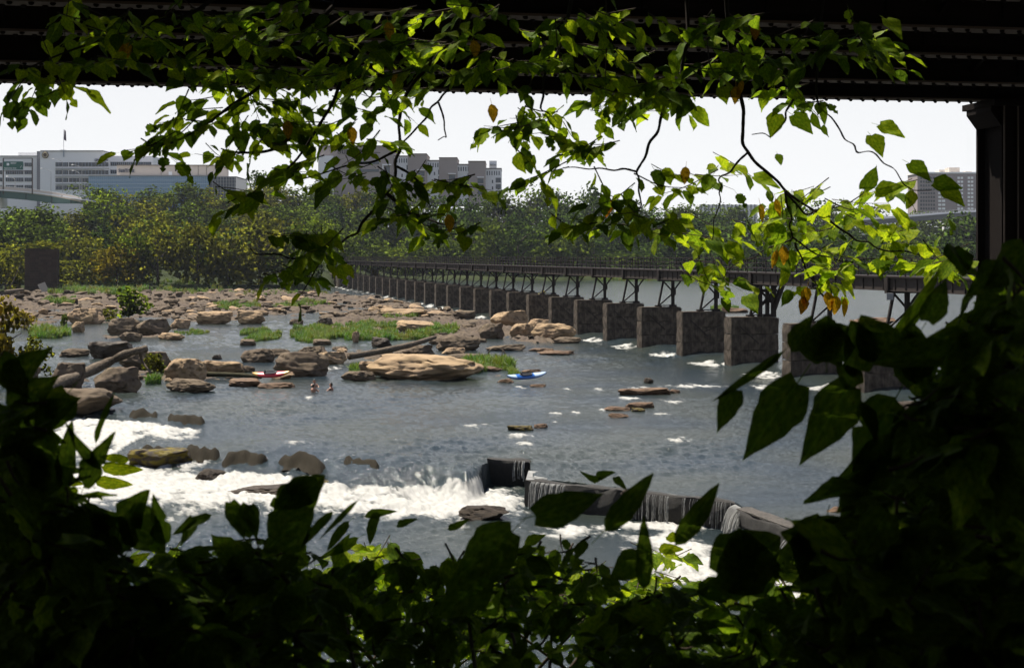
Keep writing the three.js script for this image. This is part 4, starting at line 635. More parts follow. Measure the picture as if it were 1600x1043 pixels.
// ---------------------------------------------------------------- buildings on the hill
const font = await new FontLoader().loadAsync('fonts/droid/droid_sans_bold.typeface.json'), serif = await new FontLoader().loadAsync('fonts/droid/droid_serif_bold.typeface.json');
const wallGrey = std(0.72, 0.72, 0.73, 0.9), wallTan = std(0.58, 0.51, 0.45, 0.9), wallBrown = std(0.36, 0.31, 0.285, 0.9), wallWhite = std(0.80, 0.80, 0.80, 0.9), brick = std(0.30, 0.255, 0.25, 0.95), glassDark = std(0.030, 0.038, 0.05, 0.2), glassBlue = new THREE.MeshPhysicalMaterial({ color: new THREE.Color().setRGB(0.20, 0.33, 0.46), roughness: 0.22, ior: 1.6 }), frameGrey = std(0.20, 0.25, 0.31, 0.6), trim = std(0.36, 0.36, 0.36, 0.9);
const bx = (o, x0, x1, y0, y1, d, depth, name, mat, parent) => { const s = d / F, w = (x1 - x0) * s, h = (y1 - y0) * s; const g = box(w, h, depth, ((x0 + x1) / 2 - 800) * s - o.position.x, EY - ((y0 + y1) / 2 - 400) * s - o.position.y, -d - depth / 2 - o.position.z); return mesh(name, worldUv(g), mat, parent || o); };
const sign3d = (o, text, x0, y1, d, hpx, mat, f, name, maxW) => { const s = d / F; const g = new TextGeometry(text, { font: f, size: hpx * s, depth: 0.25, curveSegments: 4, bevelEnabled: false }); g.computeBoundingBox(); const w = g.boundingBox.max.x - g.boundingBox.min.x; if (maxW) g.scale(maxW * s / w, 1, 1); g.translate((x0 - 800) * s - o.position.x, EY - (y1 - 400) * s - o.position.y, -d - o.position.z); return mesh(name, g, mat, o); };
const at = (x, y, d) => PX(x, y, d);
{
  // pale office block with ribbon windows
  let D = 720, o = thing('office_building', 'wide pale grey office block with ribbon windows, flagpole and round emblem', 'building', at(100, 300, D));
  const wallL = bx(o, -90, 60, 244, 345, D, 26, 'wall', wallGrey), tower = bx(o, 62, 160, 236, 345, D - 6, 34, 'wall', wallGrey), back = bx(o, 28, 62, 238, 300, D + 30, 20, 'rooftop_block', wallGrey), wallR = bx(o, 160.4, 238, 243.5, 345, D + 6, 26, 'wall', wallGrey);
  bx(o, 57, 61.8, 236, 345, D - 3, 16, 'corner_fin', std(0.22, 0.22, 0.24), tower); bx(o, 62.3, 160.5, 234.6, 236.2, D - 6.5, 20, 'parapet', trim, tower); bx(o, -90, 60, 242.8, 244.2, D - 0.5, 20, 'parapet', trim, wallL);
  const win = (par, x0, x1, y0, y1, d, n) => { for (let i = 0; i < n; i++) { const a = lerp(x0, x1, i / n) + 0.25, b = lerp(x0, x1, (i + 1) / n) - 0.25, w = bx(o, a, b, y0, y1, d - 0.25, 0.3, 'window', glassDark, par); const m = []; for (let k = 1; k < 4; k++) { const xx = lerp(a, b, k / 4), s = d / F; m.push(box(0.18, (y1 - y0) * s, 0.1, (xx - 800) * s - o.position.x, EY - ((y0 + y1) / 2 - 400) * s - o.position.y, -d + 0.32 - o.position.z)); } mesh('mullion', merge(m), frameGrey, par === o ? w : w); } };
  for (const y of [253.5, 265.8, 277.8, 289.8]) { win(o, 86, 106, y, y + 6.5, D - 6, 2); win(o, 107, 169 - (y > 270 ? 12 : 0), y, y + 6.5, D - 6 + 0, y > 270 ? 2 : 3); win(o, 172, 236, y - 0.6, y + 5.4, D + 6, 5); }
  for (const y of [254, 266, 277.4, 289]) { win(o, -60, 3, y, y + 6, D, 4); win(o, 8, 36, y, y + 6, D, 2); win(o, 37.5, 50, y, y + 6, D, 1); }
  bx(o, 86, 170, 262.2, 264.4, D - 7, 1.4, 'sunshade', trim, tower); bx(o, 86, 158, 274.2, 276.2, D - 7, 1.4, 'sunshade', trim, tower); bx(o, 86, 158, 286.4, 288.2, D - 7, 1.4, 'sunshade', trim, tower);
  const s = (D - 6) / F, em = new THREE.CylinderGeometry(5.2 * s, 5.2 * s, 0.4, 28); em.rotateX(Math.PI / 2); em.translate((70.5 - 800) * s - o.position.x, EY - (242 - 400) * s - o.position.y, -(D - 6.4) - o.position.z); const e = mesh('emblem', em, std(0.12, 0.085, 0.06), o); const er = new THREE.TorusGeometry(3.6 * s, 0.28, 6, 24); er.translate((70.5 - 800) * s - o.position.x, EY - (242 - 400) * s - o.position.y, -(D - 6.8) - o.position.z); mesh('emblem_ring', er, std(0.42, 0.36, 0.24), e);
  sign3d(o, 'UPS Freight', 147.5, 252.2, D - 6.4, 4.2, std(0.06, 0.06, 0.08), font, 'lettering', 21);
  bx(o, 93, 100.5, 233.6, 235.2, D - 4, 4, 'rooftop_unit', wallGrey); bx(o, 98.2, 99.4, 234, 245, D - 6.6, 0.4, 'pole_base', frameGrey);
  const fp = thing('flagpole', 'thin flagpole with a drooping flag on the pale office roof', 'flagpole', at(99, 234.6, D - 2)); mesh('pole', new THREE.CylinderGeometry(0.09, 0.14, 11, 8).translate(0, 5.2, 0), std(0.4, 0.4, 0.42), fp); const fl = new THREE.PlaneGeometry(1.3, 5.2, 6, 12); { const p = fl.attributes.position; for (let i = 0; i < p.count; i++) p.setXYZ(i, p.getX(i) * (0.5 + 0.4 * (2.6 - p.getY(i)) / 5.2), p.getY(i) - 0.5 * p.getX(i), 0.35 * Math.sin(p.getX(i) * 6)); } fl.translate(0.72, 7.6, 0); mesh('flag', fl, std(0.14, 0.11, 0.14, 0.9, { side: THREE.DoubleSide }), fp);
  // glass building
  D = 676; o = thing('glass_building', 'long blue glass office building with tan upper storey', 'building', at(240, 305, D));
  const up = bx(o, 182, 340, 258, 276, D + 8, 26, 'upper_storey', wallTan), body = bx(o, 138, 325.5, 275, 335, D, 38, 'glass_body', glassBlue), end = bx(o, 326, 368, 276.4, 335, D + 2, 30, 'end_wing', std(0.07, 0.085, 0.11, 0.3));
  bx(o, 181, 341, 257.2, 258.4, D + 7.4, 27, 'parapet', std(0.20, 0.17, 0.15), up); bx(o, 137.6, 326, 273.4, 275, D - 0.4, 38, 'parapet', trim, body); bx(o, 326, 369, 275.3, 276.4, D + 1.6, 30, 'parapet', trim, end);
  const vm = [], hm = [], q = D / F; for (let x = 141; x < 325; x += 3.1) vm.push(box(0.14, 18, 0.16, (x - 800) * q - o.position.x, EY - (304 - 400) * q - o.position.y, -D + 0.06 - o.position.z)); mesh('mullion', merge(vm), std(0.10, 0.20, 0.32, 0.5), body);
  for (const y of [281, 286.6, 292.4, 298.2, 304]) bx(o, 138, 325.4, y, y + 0.9, D - 0.16, 0.2, 'floor_band', std(0.34, 0.46, 0.56, 0.5), body);
  const em2 = []; for (let x = 330; x < 368; x += 4.4) em2.push(box(0.2, 18, 0.2, (x - 800) * q - o.position.x, EY - (305 - 400) * q - o.position.y, -D - 1.9 - o.position.z)); mesh('mullion', merge(em2), trim, end); for (const y of [281, 286, 291, 296, 301]) bx(o, 326, 368, y, y + 0.5, D + 1.7, 0.2, 'floor_band', trim, end);
  bx(o, 263, 268.5, 268, 274.5, D + 7.7, 0.4, 'door', wallWhite, up); bx(o, 273, 275, 264.6, 267.6, D + 7.7, 0.4, 'vent', std(0.06, 0.06, 0.06), up); for (const x of [251, 280, 309, 322]) bx(o, x, x + 0.5, 258.6, 275, D + 7.8, 0.2, 'panel_joint', std(0.16, 0.14, 0.12), up);
  sign3d(o, 'SunTrust', 184.5, 269.2, D + 7.6, 5.6, std(0.06, 0.075, 0.11), serif, 'lettering', 25);
  // stepped building
  D = 660; o = thing('stepped_building', 'brown and white building stepping down along the hill crest', 'building', at(650, 300, D));
  const m1 = bx(o, 497, 613.5, 228, 320, D, 30, 'tower', wallBrown); bx(o, 496.4, 614.2, 227, 228.4, D - 0.4, 30, 'parapet', std(0.12, 0.10, 0.09), m1); bx(o, 497.5, 520, 243, 320, D - 3, 4, 'white_bay', wallWhite, m1);
  sign3d(o, 'SUNTRUST', 527, 240, D - 0.35, 7.2, std(0.10, 0.09, 0.09), serif, 'lettering', 54);
  for (const y of [252, 264]) bx(o, 548, 592, y, y + 4.4, D - 0.15, 0.3, 'window', std(0.05, 0.07, 0.09, 0.2), m1); bx(o, 597, 611, 256, 258, D - 1.2, 2, 'canopy', wallWhite, m1); bx(o, 597, 599, 258, 300, D - 1.0, 1.2, 'column', wallWhite, m1); bx(o, 600.5, 609, 259.4, 300, D - 0.1, 0.3, 'window', std(0.05, 0.07, 0.09, 0.2), m1);
  const wings = [[613.8, 647, 243.5, 20], [666.5, 695, 250.5, 40], [714, 740, 256.6, 60], [758.6, 783.5, 263, 80]], towers = [[637, 666.3, 240.4, 24], [686, 714, 246.4, 44], [731.6, 758.4, 252, 64]];
  wings.forEach(([a, b, y, dd]) => { const w = bx(o, a, b, y, 320, D + dd * 0.25 + 2, 22, 'wing', wallWhite); bx(o, a, b + 0.4, y - 0.8, y + 0.8, D + dd * 0.25 + 1.7, 22, 'parapet', std(0.22, 0.2, 0.19), w); for (let x = a + 2; x < b - 2.4; x += 3.7) bx(o, x, x + 1.5, y + 4, y + 10.5, D + dd * 0.25 + 1.85, 0.3, 'window', std(0.06, 0.08, 0.10, 0.25), w); for (let r = 0; r < 3; r++) { bx(o, lerp(a, b, 0.64), b - 1, y + 14.5 + r * 10, y + 22 + r * 10, D + dd * 0.25 + 1.8, 0.3, 'window', std(0.06, 0.08, 0.10, 0.25), w); bx(o, lerp(a, b, 0.4), lerp(a, b, 0.4) + 2, y + 18 + r * 10, y + 23 + r * 10, D + dd * 0.25 + 1.82, 0.3, 'window', std(0.06, 0.08, 0.10, 0.25), w); } });
  towers.forEach(([a, b, y, dd]) => { const w = bx(o, a, b, y, 320, D + dd * 0.25, 26, 'tower', wallBrown); bx(o, a - 0.4, b + 0.4, y - 0.9, y + 0.3, D + dd * 0.25 - 0.3, 26, 'parapet', std(0.12, 0.10, 0.09), w); bx(o, lerp(a, b, 0.5), b - 2, y + 24, y + 25.5, D + dd * 0.25 - 1, 1.5, 'canopy', wallWhite, w); for (let r = 0; r < 3; r++) bx(o, lerp(a, b, 0.55), b - 3, y + 27 + r * 9, y + 34 + r * 9, D + dd * 0.25 - 0.15, 0.3, 'window', std(0.05, 0.07, 0.09, 0.25), w); });
  bx(o, 764.5, 776, 251, 263.5, D + 24, 4, 'roof_sign', wallWhite); sign3d(o, 'SunTrust', 765.6, 258.6, D + 23.7, 3, std(0.2, 0.22, 0.25), serif, 'lettering', 9.6);
  // brick apartment slab
  D = 980; o = thing('apartment_building', 'flat roofed brick apartment slab beside the viaduct column', 'building', at(1480, 310, D)); const w = bx(o, 1434, 1560, 271, 345, D, 24, 'wall', brick);
  bx(o, 1433, 1561, 268.6, 271, D - 0.5, 25, 'parapet', wallWhite, w); for (const [a, b, y] of [[1468, 1477, 265], [1483.5, 1500, 261.5], [1509, 1519, 267.5]]) bx(o, a, b, y, 272, D + 6, 10, 'rooftop_block', wallTan, w);
  for (let r = 0; r < 9; r++) for (const [a, b, n] of [[1438, 1462, 6], [1466, 1478, 2], [1496, 1506, 2], [1512, 1522, 2], [1526, 1556, 5]]) for (let i = 0; i < n; i++) bx(o, lerp(a, b, i / n) + 0.6, lerp(a, b, (i + 1) / n) - 0.6, 276 + r * 6, 279.4 + r * 6, D - 0.2, 0.3, 'window', n === 2 ? wallWhite : glassDark, w);
  // far low block
  D = 1050; o = thing('distant_block', 'low hazy grey housing row on the far skyline', 'building', at(1140, 330, D)); const dw = bx(o, 1093, 1184, 319.5, 350, D, 20, 'wall', wallGrey); for (let i = 0; i < 15; i++) { bx(o, 1095 + i * 6, 1096.6 + i * 6, 319, 350, D - 0.4, 0.4, 'rib', std(0.16, 0.16, 0.17), dw); }
  // overpass at the left
  D = 560; o = thing('overpass', 'curved concrete road overpass with green girders', 'bridge', at(60, 310, D)); const s2 = D / F;
  const deckPts = [[-90, 285], [-40, 288], [0, 291], [40, 294.5], [80, 299.5], [110, 305], [126, 309]].map(([x, y], i) => { const dd = D + (i - 3) * 6, p = PX(x, y, dd); return p.sub(o.position); });
  for (let i = 0; i < deckPts.length - 1; i++) { const a = deckPts[i], b = deckPts[i + 1], dn = y => V(0, -y, 0); const seg = mesh('parapet', bar(a.clone().add(dn(0.9)), b.clone().add(dn(0.9)), 0.4, 1.7), wallTan, o); mesh('guard_rail', bar(a.clone().add(dn(-0.15)), b.clone().add(dn(-0.15)), 0.15, 0.15), wallWhite, seg); mesh('deck', bar(a.clone().add(dn(1.6)).add(V(0, 0, -6)), b.clone().add(dn(1.6)).add(V(0, 0, -6)), 11, 0.5), wallGrey, seg); const gd = mesh('girder', bar(a.clone().add(dn(3.1)), b.clone().add(dn(3.1)), 0.35, 2.5), std(0.085, 0.14, 0.125, 0.7), o); mesh('girder_flange', bar(a.clone().add(dn(4.4)), b.clone().add(dn(4.4)), 0.9, 0.14), std(0.085, 0.14, 0.125, 0.7), gd); mesh('splice', bar(a.clone().add(dn(1.9)), a.clone().add(dn(4.3)), 0.7), std(0.07, 0.10, 0.095), gd); }
  for (const [x, y, ww] of [[-30, 306, 60], [98, 317, 44]]) { const p = PX(x, y, D + 2).sub(o.position); mesh('pier_cap', box(ww * s2, 4.5, 6, p.x, p.y - 2.4, p.z - 5), wallGrey, o); mesh('pier', box(ww * s2 * 0.4, 30, 4, p.x, p.y - 19, p.z - 5), wallGrey, o); }
  const lamp = (x, y0, y1, dx, label, dd) => { const p = PX(x, y1, dd), l = thing('street_lamp', label, 'street lamp', p, 0, 'lamp posts on the overpass'); const h = (y1 - y0) * dd / F, e = dx * dd / F; mesh('post', new THREE.CylinderGeometry(0.09, 0.15, h, 8).translate(0, h / 2, 0), std(0.4, 0.4, 0.4), l); mesh('arm', taper([V(0, h, 0), V(e * 0.5, h + 0.9, 0), V(e, h + 1.3, 0)], 0.09, 0.06, 6), std(0.4, 0.4, 0.4), l); const hd = new THREE.SphereGeometry(0.5, 12, 8); hd.scale(1.1, 0.35, 0.5); hd.translate(e * 1.06, h + 1.25, 0); mesh('lamp_head', hd, std(0.55, 0.55, 0.55), l); };
  lamp(97.5, 253, 300, -14, 'tallest lamp post on the overpass', D + 4); lamp(79, 268, 298, -14, 'lamp post left of the tallest on the overpass', D + 2); lamp(23, 280, 292, -12, 'short lamp post at the left end of the overpass', D - 2); lamp(127.5, 262, 304, -14, 'lamp post at the right end of the overpass', D + 12); lamp(124, 271, 304, -10, 'second lamp post at the right end of the overpass', D + 10);
  const sg = thing('road_sign', 'green overhead road sign on a gantry above the overpass', 'sign', PX(20, 291, D - 6)); const k = (D - 6) / F; mesh('panel', new RoundedBoxGeometry(31 * k, 13 * k, 0.2, 2, 0.08).translate(0, (291 - 258.6) * k, 0), std(0.006, 0.10, 0.075, 0.5), sg);
  const pt = (t, x, y, h) => { const g = new TextGeometry(t, { font, size: h * k, depth: 0.05, curveSegments: 3, bevelEnabled: false }); g.translate((x - 20) * k, (291 - y) * k, 0.12); return g; };
  mesh('lettering', merge([pt('WEST', 16, 256, 2.6), pt('Semmes Ave', 6.5, 263.6, 2.2)]), wallWhite, sg); mesh('route_shield', new RoundedBoxGeometry(4 * k, 4 * k, 0.06, 2, 0.02).translate((12 - 20) * k, (291 - 256.5) * k, 0.14), wallWhite, sg); mesh('arrow', bar(V((31 - 20) * k, (291 - 262) * k, 0.14), V((33.6 - 20) * k, (291 - 258.6) * k, 0.14), 0.12), wallWhite, sg);
  mesh('gantry', merge([bar(V(-16 * k, 44 * k, -0.4), V(29.4 * k, 44 * k, -0.4), 0.3), bar(V(29.4 * k, -3, -0.4), V(29.4 * k, 44 * k, -0.4), 0.4), bar(V(-16 * k, -3, -0.4), V(-16 * k, 44 * k, -0.4), 0.4), bar(V(-16 * k, 24 * k, -0.4), V(29.4 * k, 24 * k, -0.4), 0.25)]), std(0.12, 0.10, 0.09), sg);
  // far road bridge at the right
  D = 760; o = thing('road_bridge', 'distant grey road bridge crossing the right hillside', 'bridge', at(1410, 345, D)); const rb = [[1320, 343], [1360, 340], [1400, 337], [1440, 334], [1490, 330], [1560, 326]].map(([x, y]) => PX(x, y, D).sub(o.position)); for (let i = 0; i < rb.length - 1; i++) { const a = rb[i], b = rb[i + 1], dn = y => V(0, -y, 0); mesh('parapet', bar(a.clone().add(dn(0.5)), b.clone().add(dn(0.5)), 0.4, 1.1), wallGrey, o); mesh('girder', bar(a.clone().add(dn(2.4)), b.clone().add(dn(2.4)), 5, 2.6), std(0.14, 0.14, 0.14), o); const lm = mesh('railing', bar(a.clone().add(dn(-0.7)), b.clone().add(dn(-0.7)), 0.12, 0.12), wallWhite, o); const ps = []; for (let q = 0; q < 8; q++) { const p = a.clone().lerp(b, q / 8); ps.push(box(0.14, 0.8, 0.14, p.x, p.y + 0.35, p.z)); } mesh('railing_post', merge(ps), wallWhite, lm); }
  for (const x of [1350, 1420, 1480]) { const p = PX(x, 345, D).sub(o.position); mesh('pier', box(2.4, 26, 3, p.x, p.y - 14, p.z - 3), wallGrey, o); }
}
// ---------------------------------------------------------------- trees overhanging the view and shrubs on the near bank
function leafGeo(kind, rows = 8) {          // one metre long blade from the stalk to the drip tip, folded along the midrib, curled, with a stalk
  const prof = { heart: t => 0.37 * Math.pow(Math.sin(Math.PI * Math.min(1, Math.pow(t, 0.60))), 0.85) * (1 - 0.25 * t) * (1 - 0.45 * ss(0.72, 1, t)) + 0.006, drip: t => 0.30 * Math.pow(Math.sin(Math.PI * Math.min(1, Math.pow(t, 0.66))), 0.8) * (1 - 0.6 * ss(0.68, 0.98, t)) + 0.005, eaten: t => 0.30 * Math.pow(Math.sin(Math.PI * Math.pow(t, 0.7)), 0.8) * (t > 0.6 && t < 0.72 ? 0.35 : t > 0.25 && t < 0.33 ? 0.7 : 1) + 0.006, oval: t => 0.27 * Math.pow(Math.sin(Math.PI * Math.pow(t, 0.78)), 0.85) + 0.008, lobe: t => (0.36 * Math.pow(Math.sin(Math.PI * Math.pow(t, 0.66)), 0.9)) * (t > 0.42 && t < 0.58 ? 0.62 : 1) + 0.01, wide: t => 0.46 * Math.pow(Math.sin(Math.PI * Math.pow(t, 0.66)), 0.8) + 0.01, narrow: t => 0.17 * Math.sin(Math.PI * Math.pow(t, 0.8)) + 0.006 }[kind];
  const P = [], I = [], UV = [], cols = 5, fold = { drip: 0.26, eaten: 0.2, heart: 0.22, oval: 0.30, lobe: 0.18, wide: 0.14, narrow: 0.35 }[kind], seed = kind.length * 7.7;
  for (let i = 0; i <= rows; i++) {
    const t = i / rows, tt = i === 0 ? 0 : t, wv = prof(tt) * (1 + 0.05 * Math.sin(t * 23 + seed));
    for (let j = 0; j < cols; j++) {
      const s = (j / (cols - 1)) * 2 - 1, side = kind === 'lobe' && s < 0 && t > 0.45 ? 0.8 : 1;
      let y = t; if ((kind === 'heart' || kind === 'wide') && i === 0) y = -0.06 * Math.abs(s);
      const w = i === 0 && (kind === 'heart' || kind === 'wide') ? 0.17 : wv;
      UV.push(0.5 + 0.5 * s * Math.min(1, w / 0.4), t); P.push(s * w * side, y, Math.abs(s) * w * fold - 0.16 * t * t + 0.03 * Math.sin(t * 9 + s * 2 + seed));
      if (i < rows && j < cols - 1) { const p = i * cols + j; I.push(p, p + 1, p + cols, p + 1, p + cols + 1, p + cols); }
    }
  }
  const k = P.length / 3; P.push(-0.010, 0.02, 0, 0.010, 0.02, 0, 0.008, -0.32, -0.07, -0.008, -0.32, -0.07); I.push(k, k + 2, k + 1, k, k + 3, k + 2); UV.push(0.5, 0, 0.5, 0, 0.5, 0.02, 0.5, 0.02);
  const g = new THREE.BufferGeometry(); g.setAttribute('position', new THREE.Float32BufferAttribute(P, 3)); g.setAttribute('uv', new THREE.Float32BufferAttribute(UV, 2)); g.setIndex(I); g.computeVertexNormals(); return g;
}
const LG = { heart: leafGeo('heart', 9), drip: leafGeo('drip', 9), eaten: leafGeo('eaten', 14), oval: leafGeo('oval'), lobe: leafGeo('lobe', 12), wide: leafGeo('wide', 10), narrow: leafGeo('narrow') };
// veins, brown specks and uneven green of a leaf blade
const leafTex = noiseTex(256, (u, v) => { const x = Math.abs(u - 0.5) * 2, rib = Math.exp(-((x / 0.035) ** 2)), q = ((v - x * 0.42) * 9 % 1 + 1) % 1, vein = Math.exp(-(((q - 0.5) / 0.09) ** 2)) * 0.5 * (1 - rib), n = fbm2(u * 5, v * 5, 3), sp = ss(0.52, 0.62, fbm2(u * 9 + 3, v * 9, 2)), k = 0.78 + 0.16 * n + 0.16 * Math.max(rib, vein); return [lerp(k * (1 + 0.1 * n), 0.55, sp * 0.7), lerp(k, 0.38, sp * 0.7), lerp(k * 0.95, 0.3, sp * 0.7)]; }, true);
const leafStuff = (r, g, b, t, rough = 0.8) => new THREE.MeshPhysicalMaterial({ color: new THREE.Color().setRGB(r, g, b), map: leafTex, roughness: rough, transmission: t, thickness: 0, side: THREE.DoubleSide, ior: 1.35, specularIntensity: 0.12 });
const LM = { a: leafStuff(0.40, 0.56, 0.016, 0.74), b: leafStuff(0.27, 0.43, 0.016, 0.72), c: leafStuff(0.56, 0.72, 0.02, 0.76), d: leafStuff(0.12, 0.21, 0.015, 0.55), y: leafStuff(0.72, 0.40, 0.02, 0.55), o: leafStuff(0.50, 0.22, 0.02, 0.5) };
const twigMat = std(0.055, 0.042, 0.032, 0.9), barkDark = std(0.045, 0.036, 0.028, 0.95, { bumpMap: rep(grainTex, 2, 6), bumpScale: 0.03 });
const _m = new THREE.Matrix4(), _q = V(0, 0, 0);
function leafMatrix(base, dir, normal, len, wide = 1) { const y = dir.clone().normalize(), x = new THREE.Vector3().crossVectors(y, normal).normalize(), z = new THREE.Vector3().crossVectors(x, y).normalize(); return new THREE.Matrix4().makeBasis(x.multiplyScalar(len * wide), y.multiplyScalar(len), z.multiplyScalar(len)).setPosition(base); }
class Plant {
  constructor(name, label, category, base, seed) { this.o = thing(name, label, category, base); this.base = base; this.leaves = []; this.twigs = []; this.R = rng(seed); }
  rel(p) { return p.clone().sub(this.base); }
  branch(name, pts, r0, r1, mat = barkDark, seg = 7) { mesh(name, taper(pts.map(p => this.rel(p)), r0, r1, seg, 0.12), mat, this.o); }
  leaf(base, dir, normal, len, kind, mat, wide = 1) { this.leaves.push({ m: leafMatrix(this.rel(base), dir, normal, len, wide), kind, mat, big: len / Math.max(0.6, -base.z), hidden: Math.abs(base.x / base.z) > 0.4 || (EY - base.y) / -base.z < -0.2 || (EY - base.y) / -base.z > 0.31 }); }
  twig(a, b, n, len, kinds, mats, droop = 0.42, sag = 0.04) {
    const R = this.R, L = a.distanceTo(b), mid = a.clone().lerp(b, 0.5).add(V((R() - .5) * 0.12 * L, -sag * L + (R() - .5) * 0.15 * L, (R() - .5) * 0.15 * L)), curve = new THREE.CatmullRomCurve3([a, mid, b]);
    this.twigs.push(taper([a, mid, b].map(p => this.rel(p)), 0.0020 + 0.0015 * R(), 0.0010, 4, 0.2));
    for (let i = 0; i < n; i++) {
      const t = n === 1 ? 1 : 0.04 + 0.96 * i / (n - 1), p = curve.getPoint(t), tan = curve.getTangent(t), side = i % 2 ? 1 : -1, s = new THREE.Vector3().crossVectors(tan, V(0, 1, 0)).normalize();
      const dir = tan.clone().multiplyScalar(0.55 + 0.5 * R()).addScaledVector(s, side * (i === n - 1 ? 0.2 : 0.85) * (0.7 + 0.5 * R())).add(V((R() - .5) * 0.7, -droop * (0.4 + R()), (R() - .5) * 0.9)).normalize();
      const nor = V((R() - .5) * 1.3, 0.8 + 0.3 * R(), (R() - 0.36) * 1.5).normalize(), l = len * (0.62 + 0.6 * R());
      this.leaf(p.clone().addScaledVector(dir, l * 0.3), dir, nor, l, kinds[Math.floor(R() * kinds.length)], mats[Math.floor(R() * mats.length)]);
    }
  }
  finish(groupName) {
    const vis = this.leaves.filter(l => !l.hidden).sort((a, b) => b.big - a.big), parts = new Set(vis.slice(0, 300)), rest = {};
    for (const l of this.leaves) {
      if (parts.has(l)) { const m = mesh('leaf', LG[l.kind], LM[l.mat], this.o); m.matrixAutoUpdate = true; l.m.decompose(m.position, m.quaternion, m.scale); if (l.mat === 'y' || l.mat === 'o') m.userData.label = 'leaf turned yellow'; }
      else (rest[l.mat] ??= []).push(LG[l.kind].clone().applyMatrix4(l.m));
    }
    for (const [k, list] of Object.entries(rest)) tag(mesh('foliage', mergeGeometries(list), LM[k], this.o), null, null, null, 'stuff');
    if (this.twigs.length) tag(mesh('twigs', merge(this.twigs), twigMat, this.o), null, null, null, 'stuff');
    if (groupName) this.o.userData.group = groupName;
    return this.leaves.length;
  }
}
let leafTotal = 0;
const jit = rng(8), pxs = (list, d0, d1 = d0) => list.flatMap(([x, y], i) => i < list.length - 1 ? [[x, y], [(x + list[i + 1][0]) / 2 + (jit() - 0.5) * 9, (y + list[i + 1][1]) / 2 + (jit() - 0.5) * 9]] : [[x, y]]).map(([x, y], i, list) => PX(x, y, lerp(d0, d1, i / Math.max(1, list.length - 1))));
function ground(X, Z) { return V(X, bankY(X, -Z) - 0.2, Z); }
function clusters(P, list, len, kinds, mats, d0, d1, per = [4, 7], density = 0.8) {
  const R = P.R;
  for (const [cx, cy, rx, ry, n] of list) for (let i = 0; i < n * density; i++) {
    const a = R() * 6.28, q = Math.sqrt(R()), x = cx + Math.cos(a) * q * rx * 0.8, y = cy + Math.sin(a) * q * ry * 0.8, d = lerp(d0, d1, R()), th = R() * 6.28, L = (45 + 50 * R()) / F * d;
    const p = PX(x, y, d), dir = V(Math.cos(th), 0.25 * Math.sin(th) - 0.25, (R() - .5) * 1.2).normalize();
    P.twig(p.clone().addScaledVector(dir, -L * 0.6), p.clone().addScaledVector(dir, L * 0.5), per[0] + Math.floor(R() * (per[1] - per[0] + 1)), len, kinds, mats);
  }
}
const crownLeaf = (() => { const g = LG.oval.clone(); return g; })();
const crownMat = LM.d;
// unseen dense crown added overhead to shade near leaves, front edge following the sun
function crown(P, n, x0, x1, seed) {
  const R = rng(seed), im = new THREE.InstancedMesh(crownLeaf, crownMat, n), o = new THREE.Object3D(), sx = SUN.x / SUN.y, sz = -SUN.z / SUN.y; let k = 0;
  for (let t = 0; t < n * 8 && k < n; t++) {
    const h = 10.9 + 4.6 * R(), X = lerp(x0, x1, R()), d = lerp(-9, 10, R());
    const front = 4.15 + 0.85 * n2(X * 1.1, h * 0.35) + 0.7 * (1 - ss(-2.5, 0.0, X)) + (h - 9.6) * sz;                     // follows the sunbeams that reach the leaves hanging in view
    if (d > front - 0.3 * R() || h < EY + 0.215 * Math.max(0, d) + 0.45) continue;
    o.position.set(X + (h - 9) * sx * 0.5, h, -d).sub(P.base); o.rotation.set(R() * 6.28, R() * 6.28, R() * 6.28); o.scale.setScalar(0.20 + 0.16 * R()); o.updateMatrix(); im.setMatrixAt(k++, o.matrix);
  }
  im.count = k; im.name = 'crown'; im.castShadow = im.receiveShadow = true; im.userData.kind = 'stuff'; P.o.add(im);
}
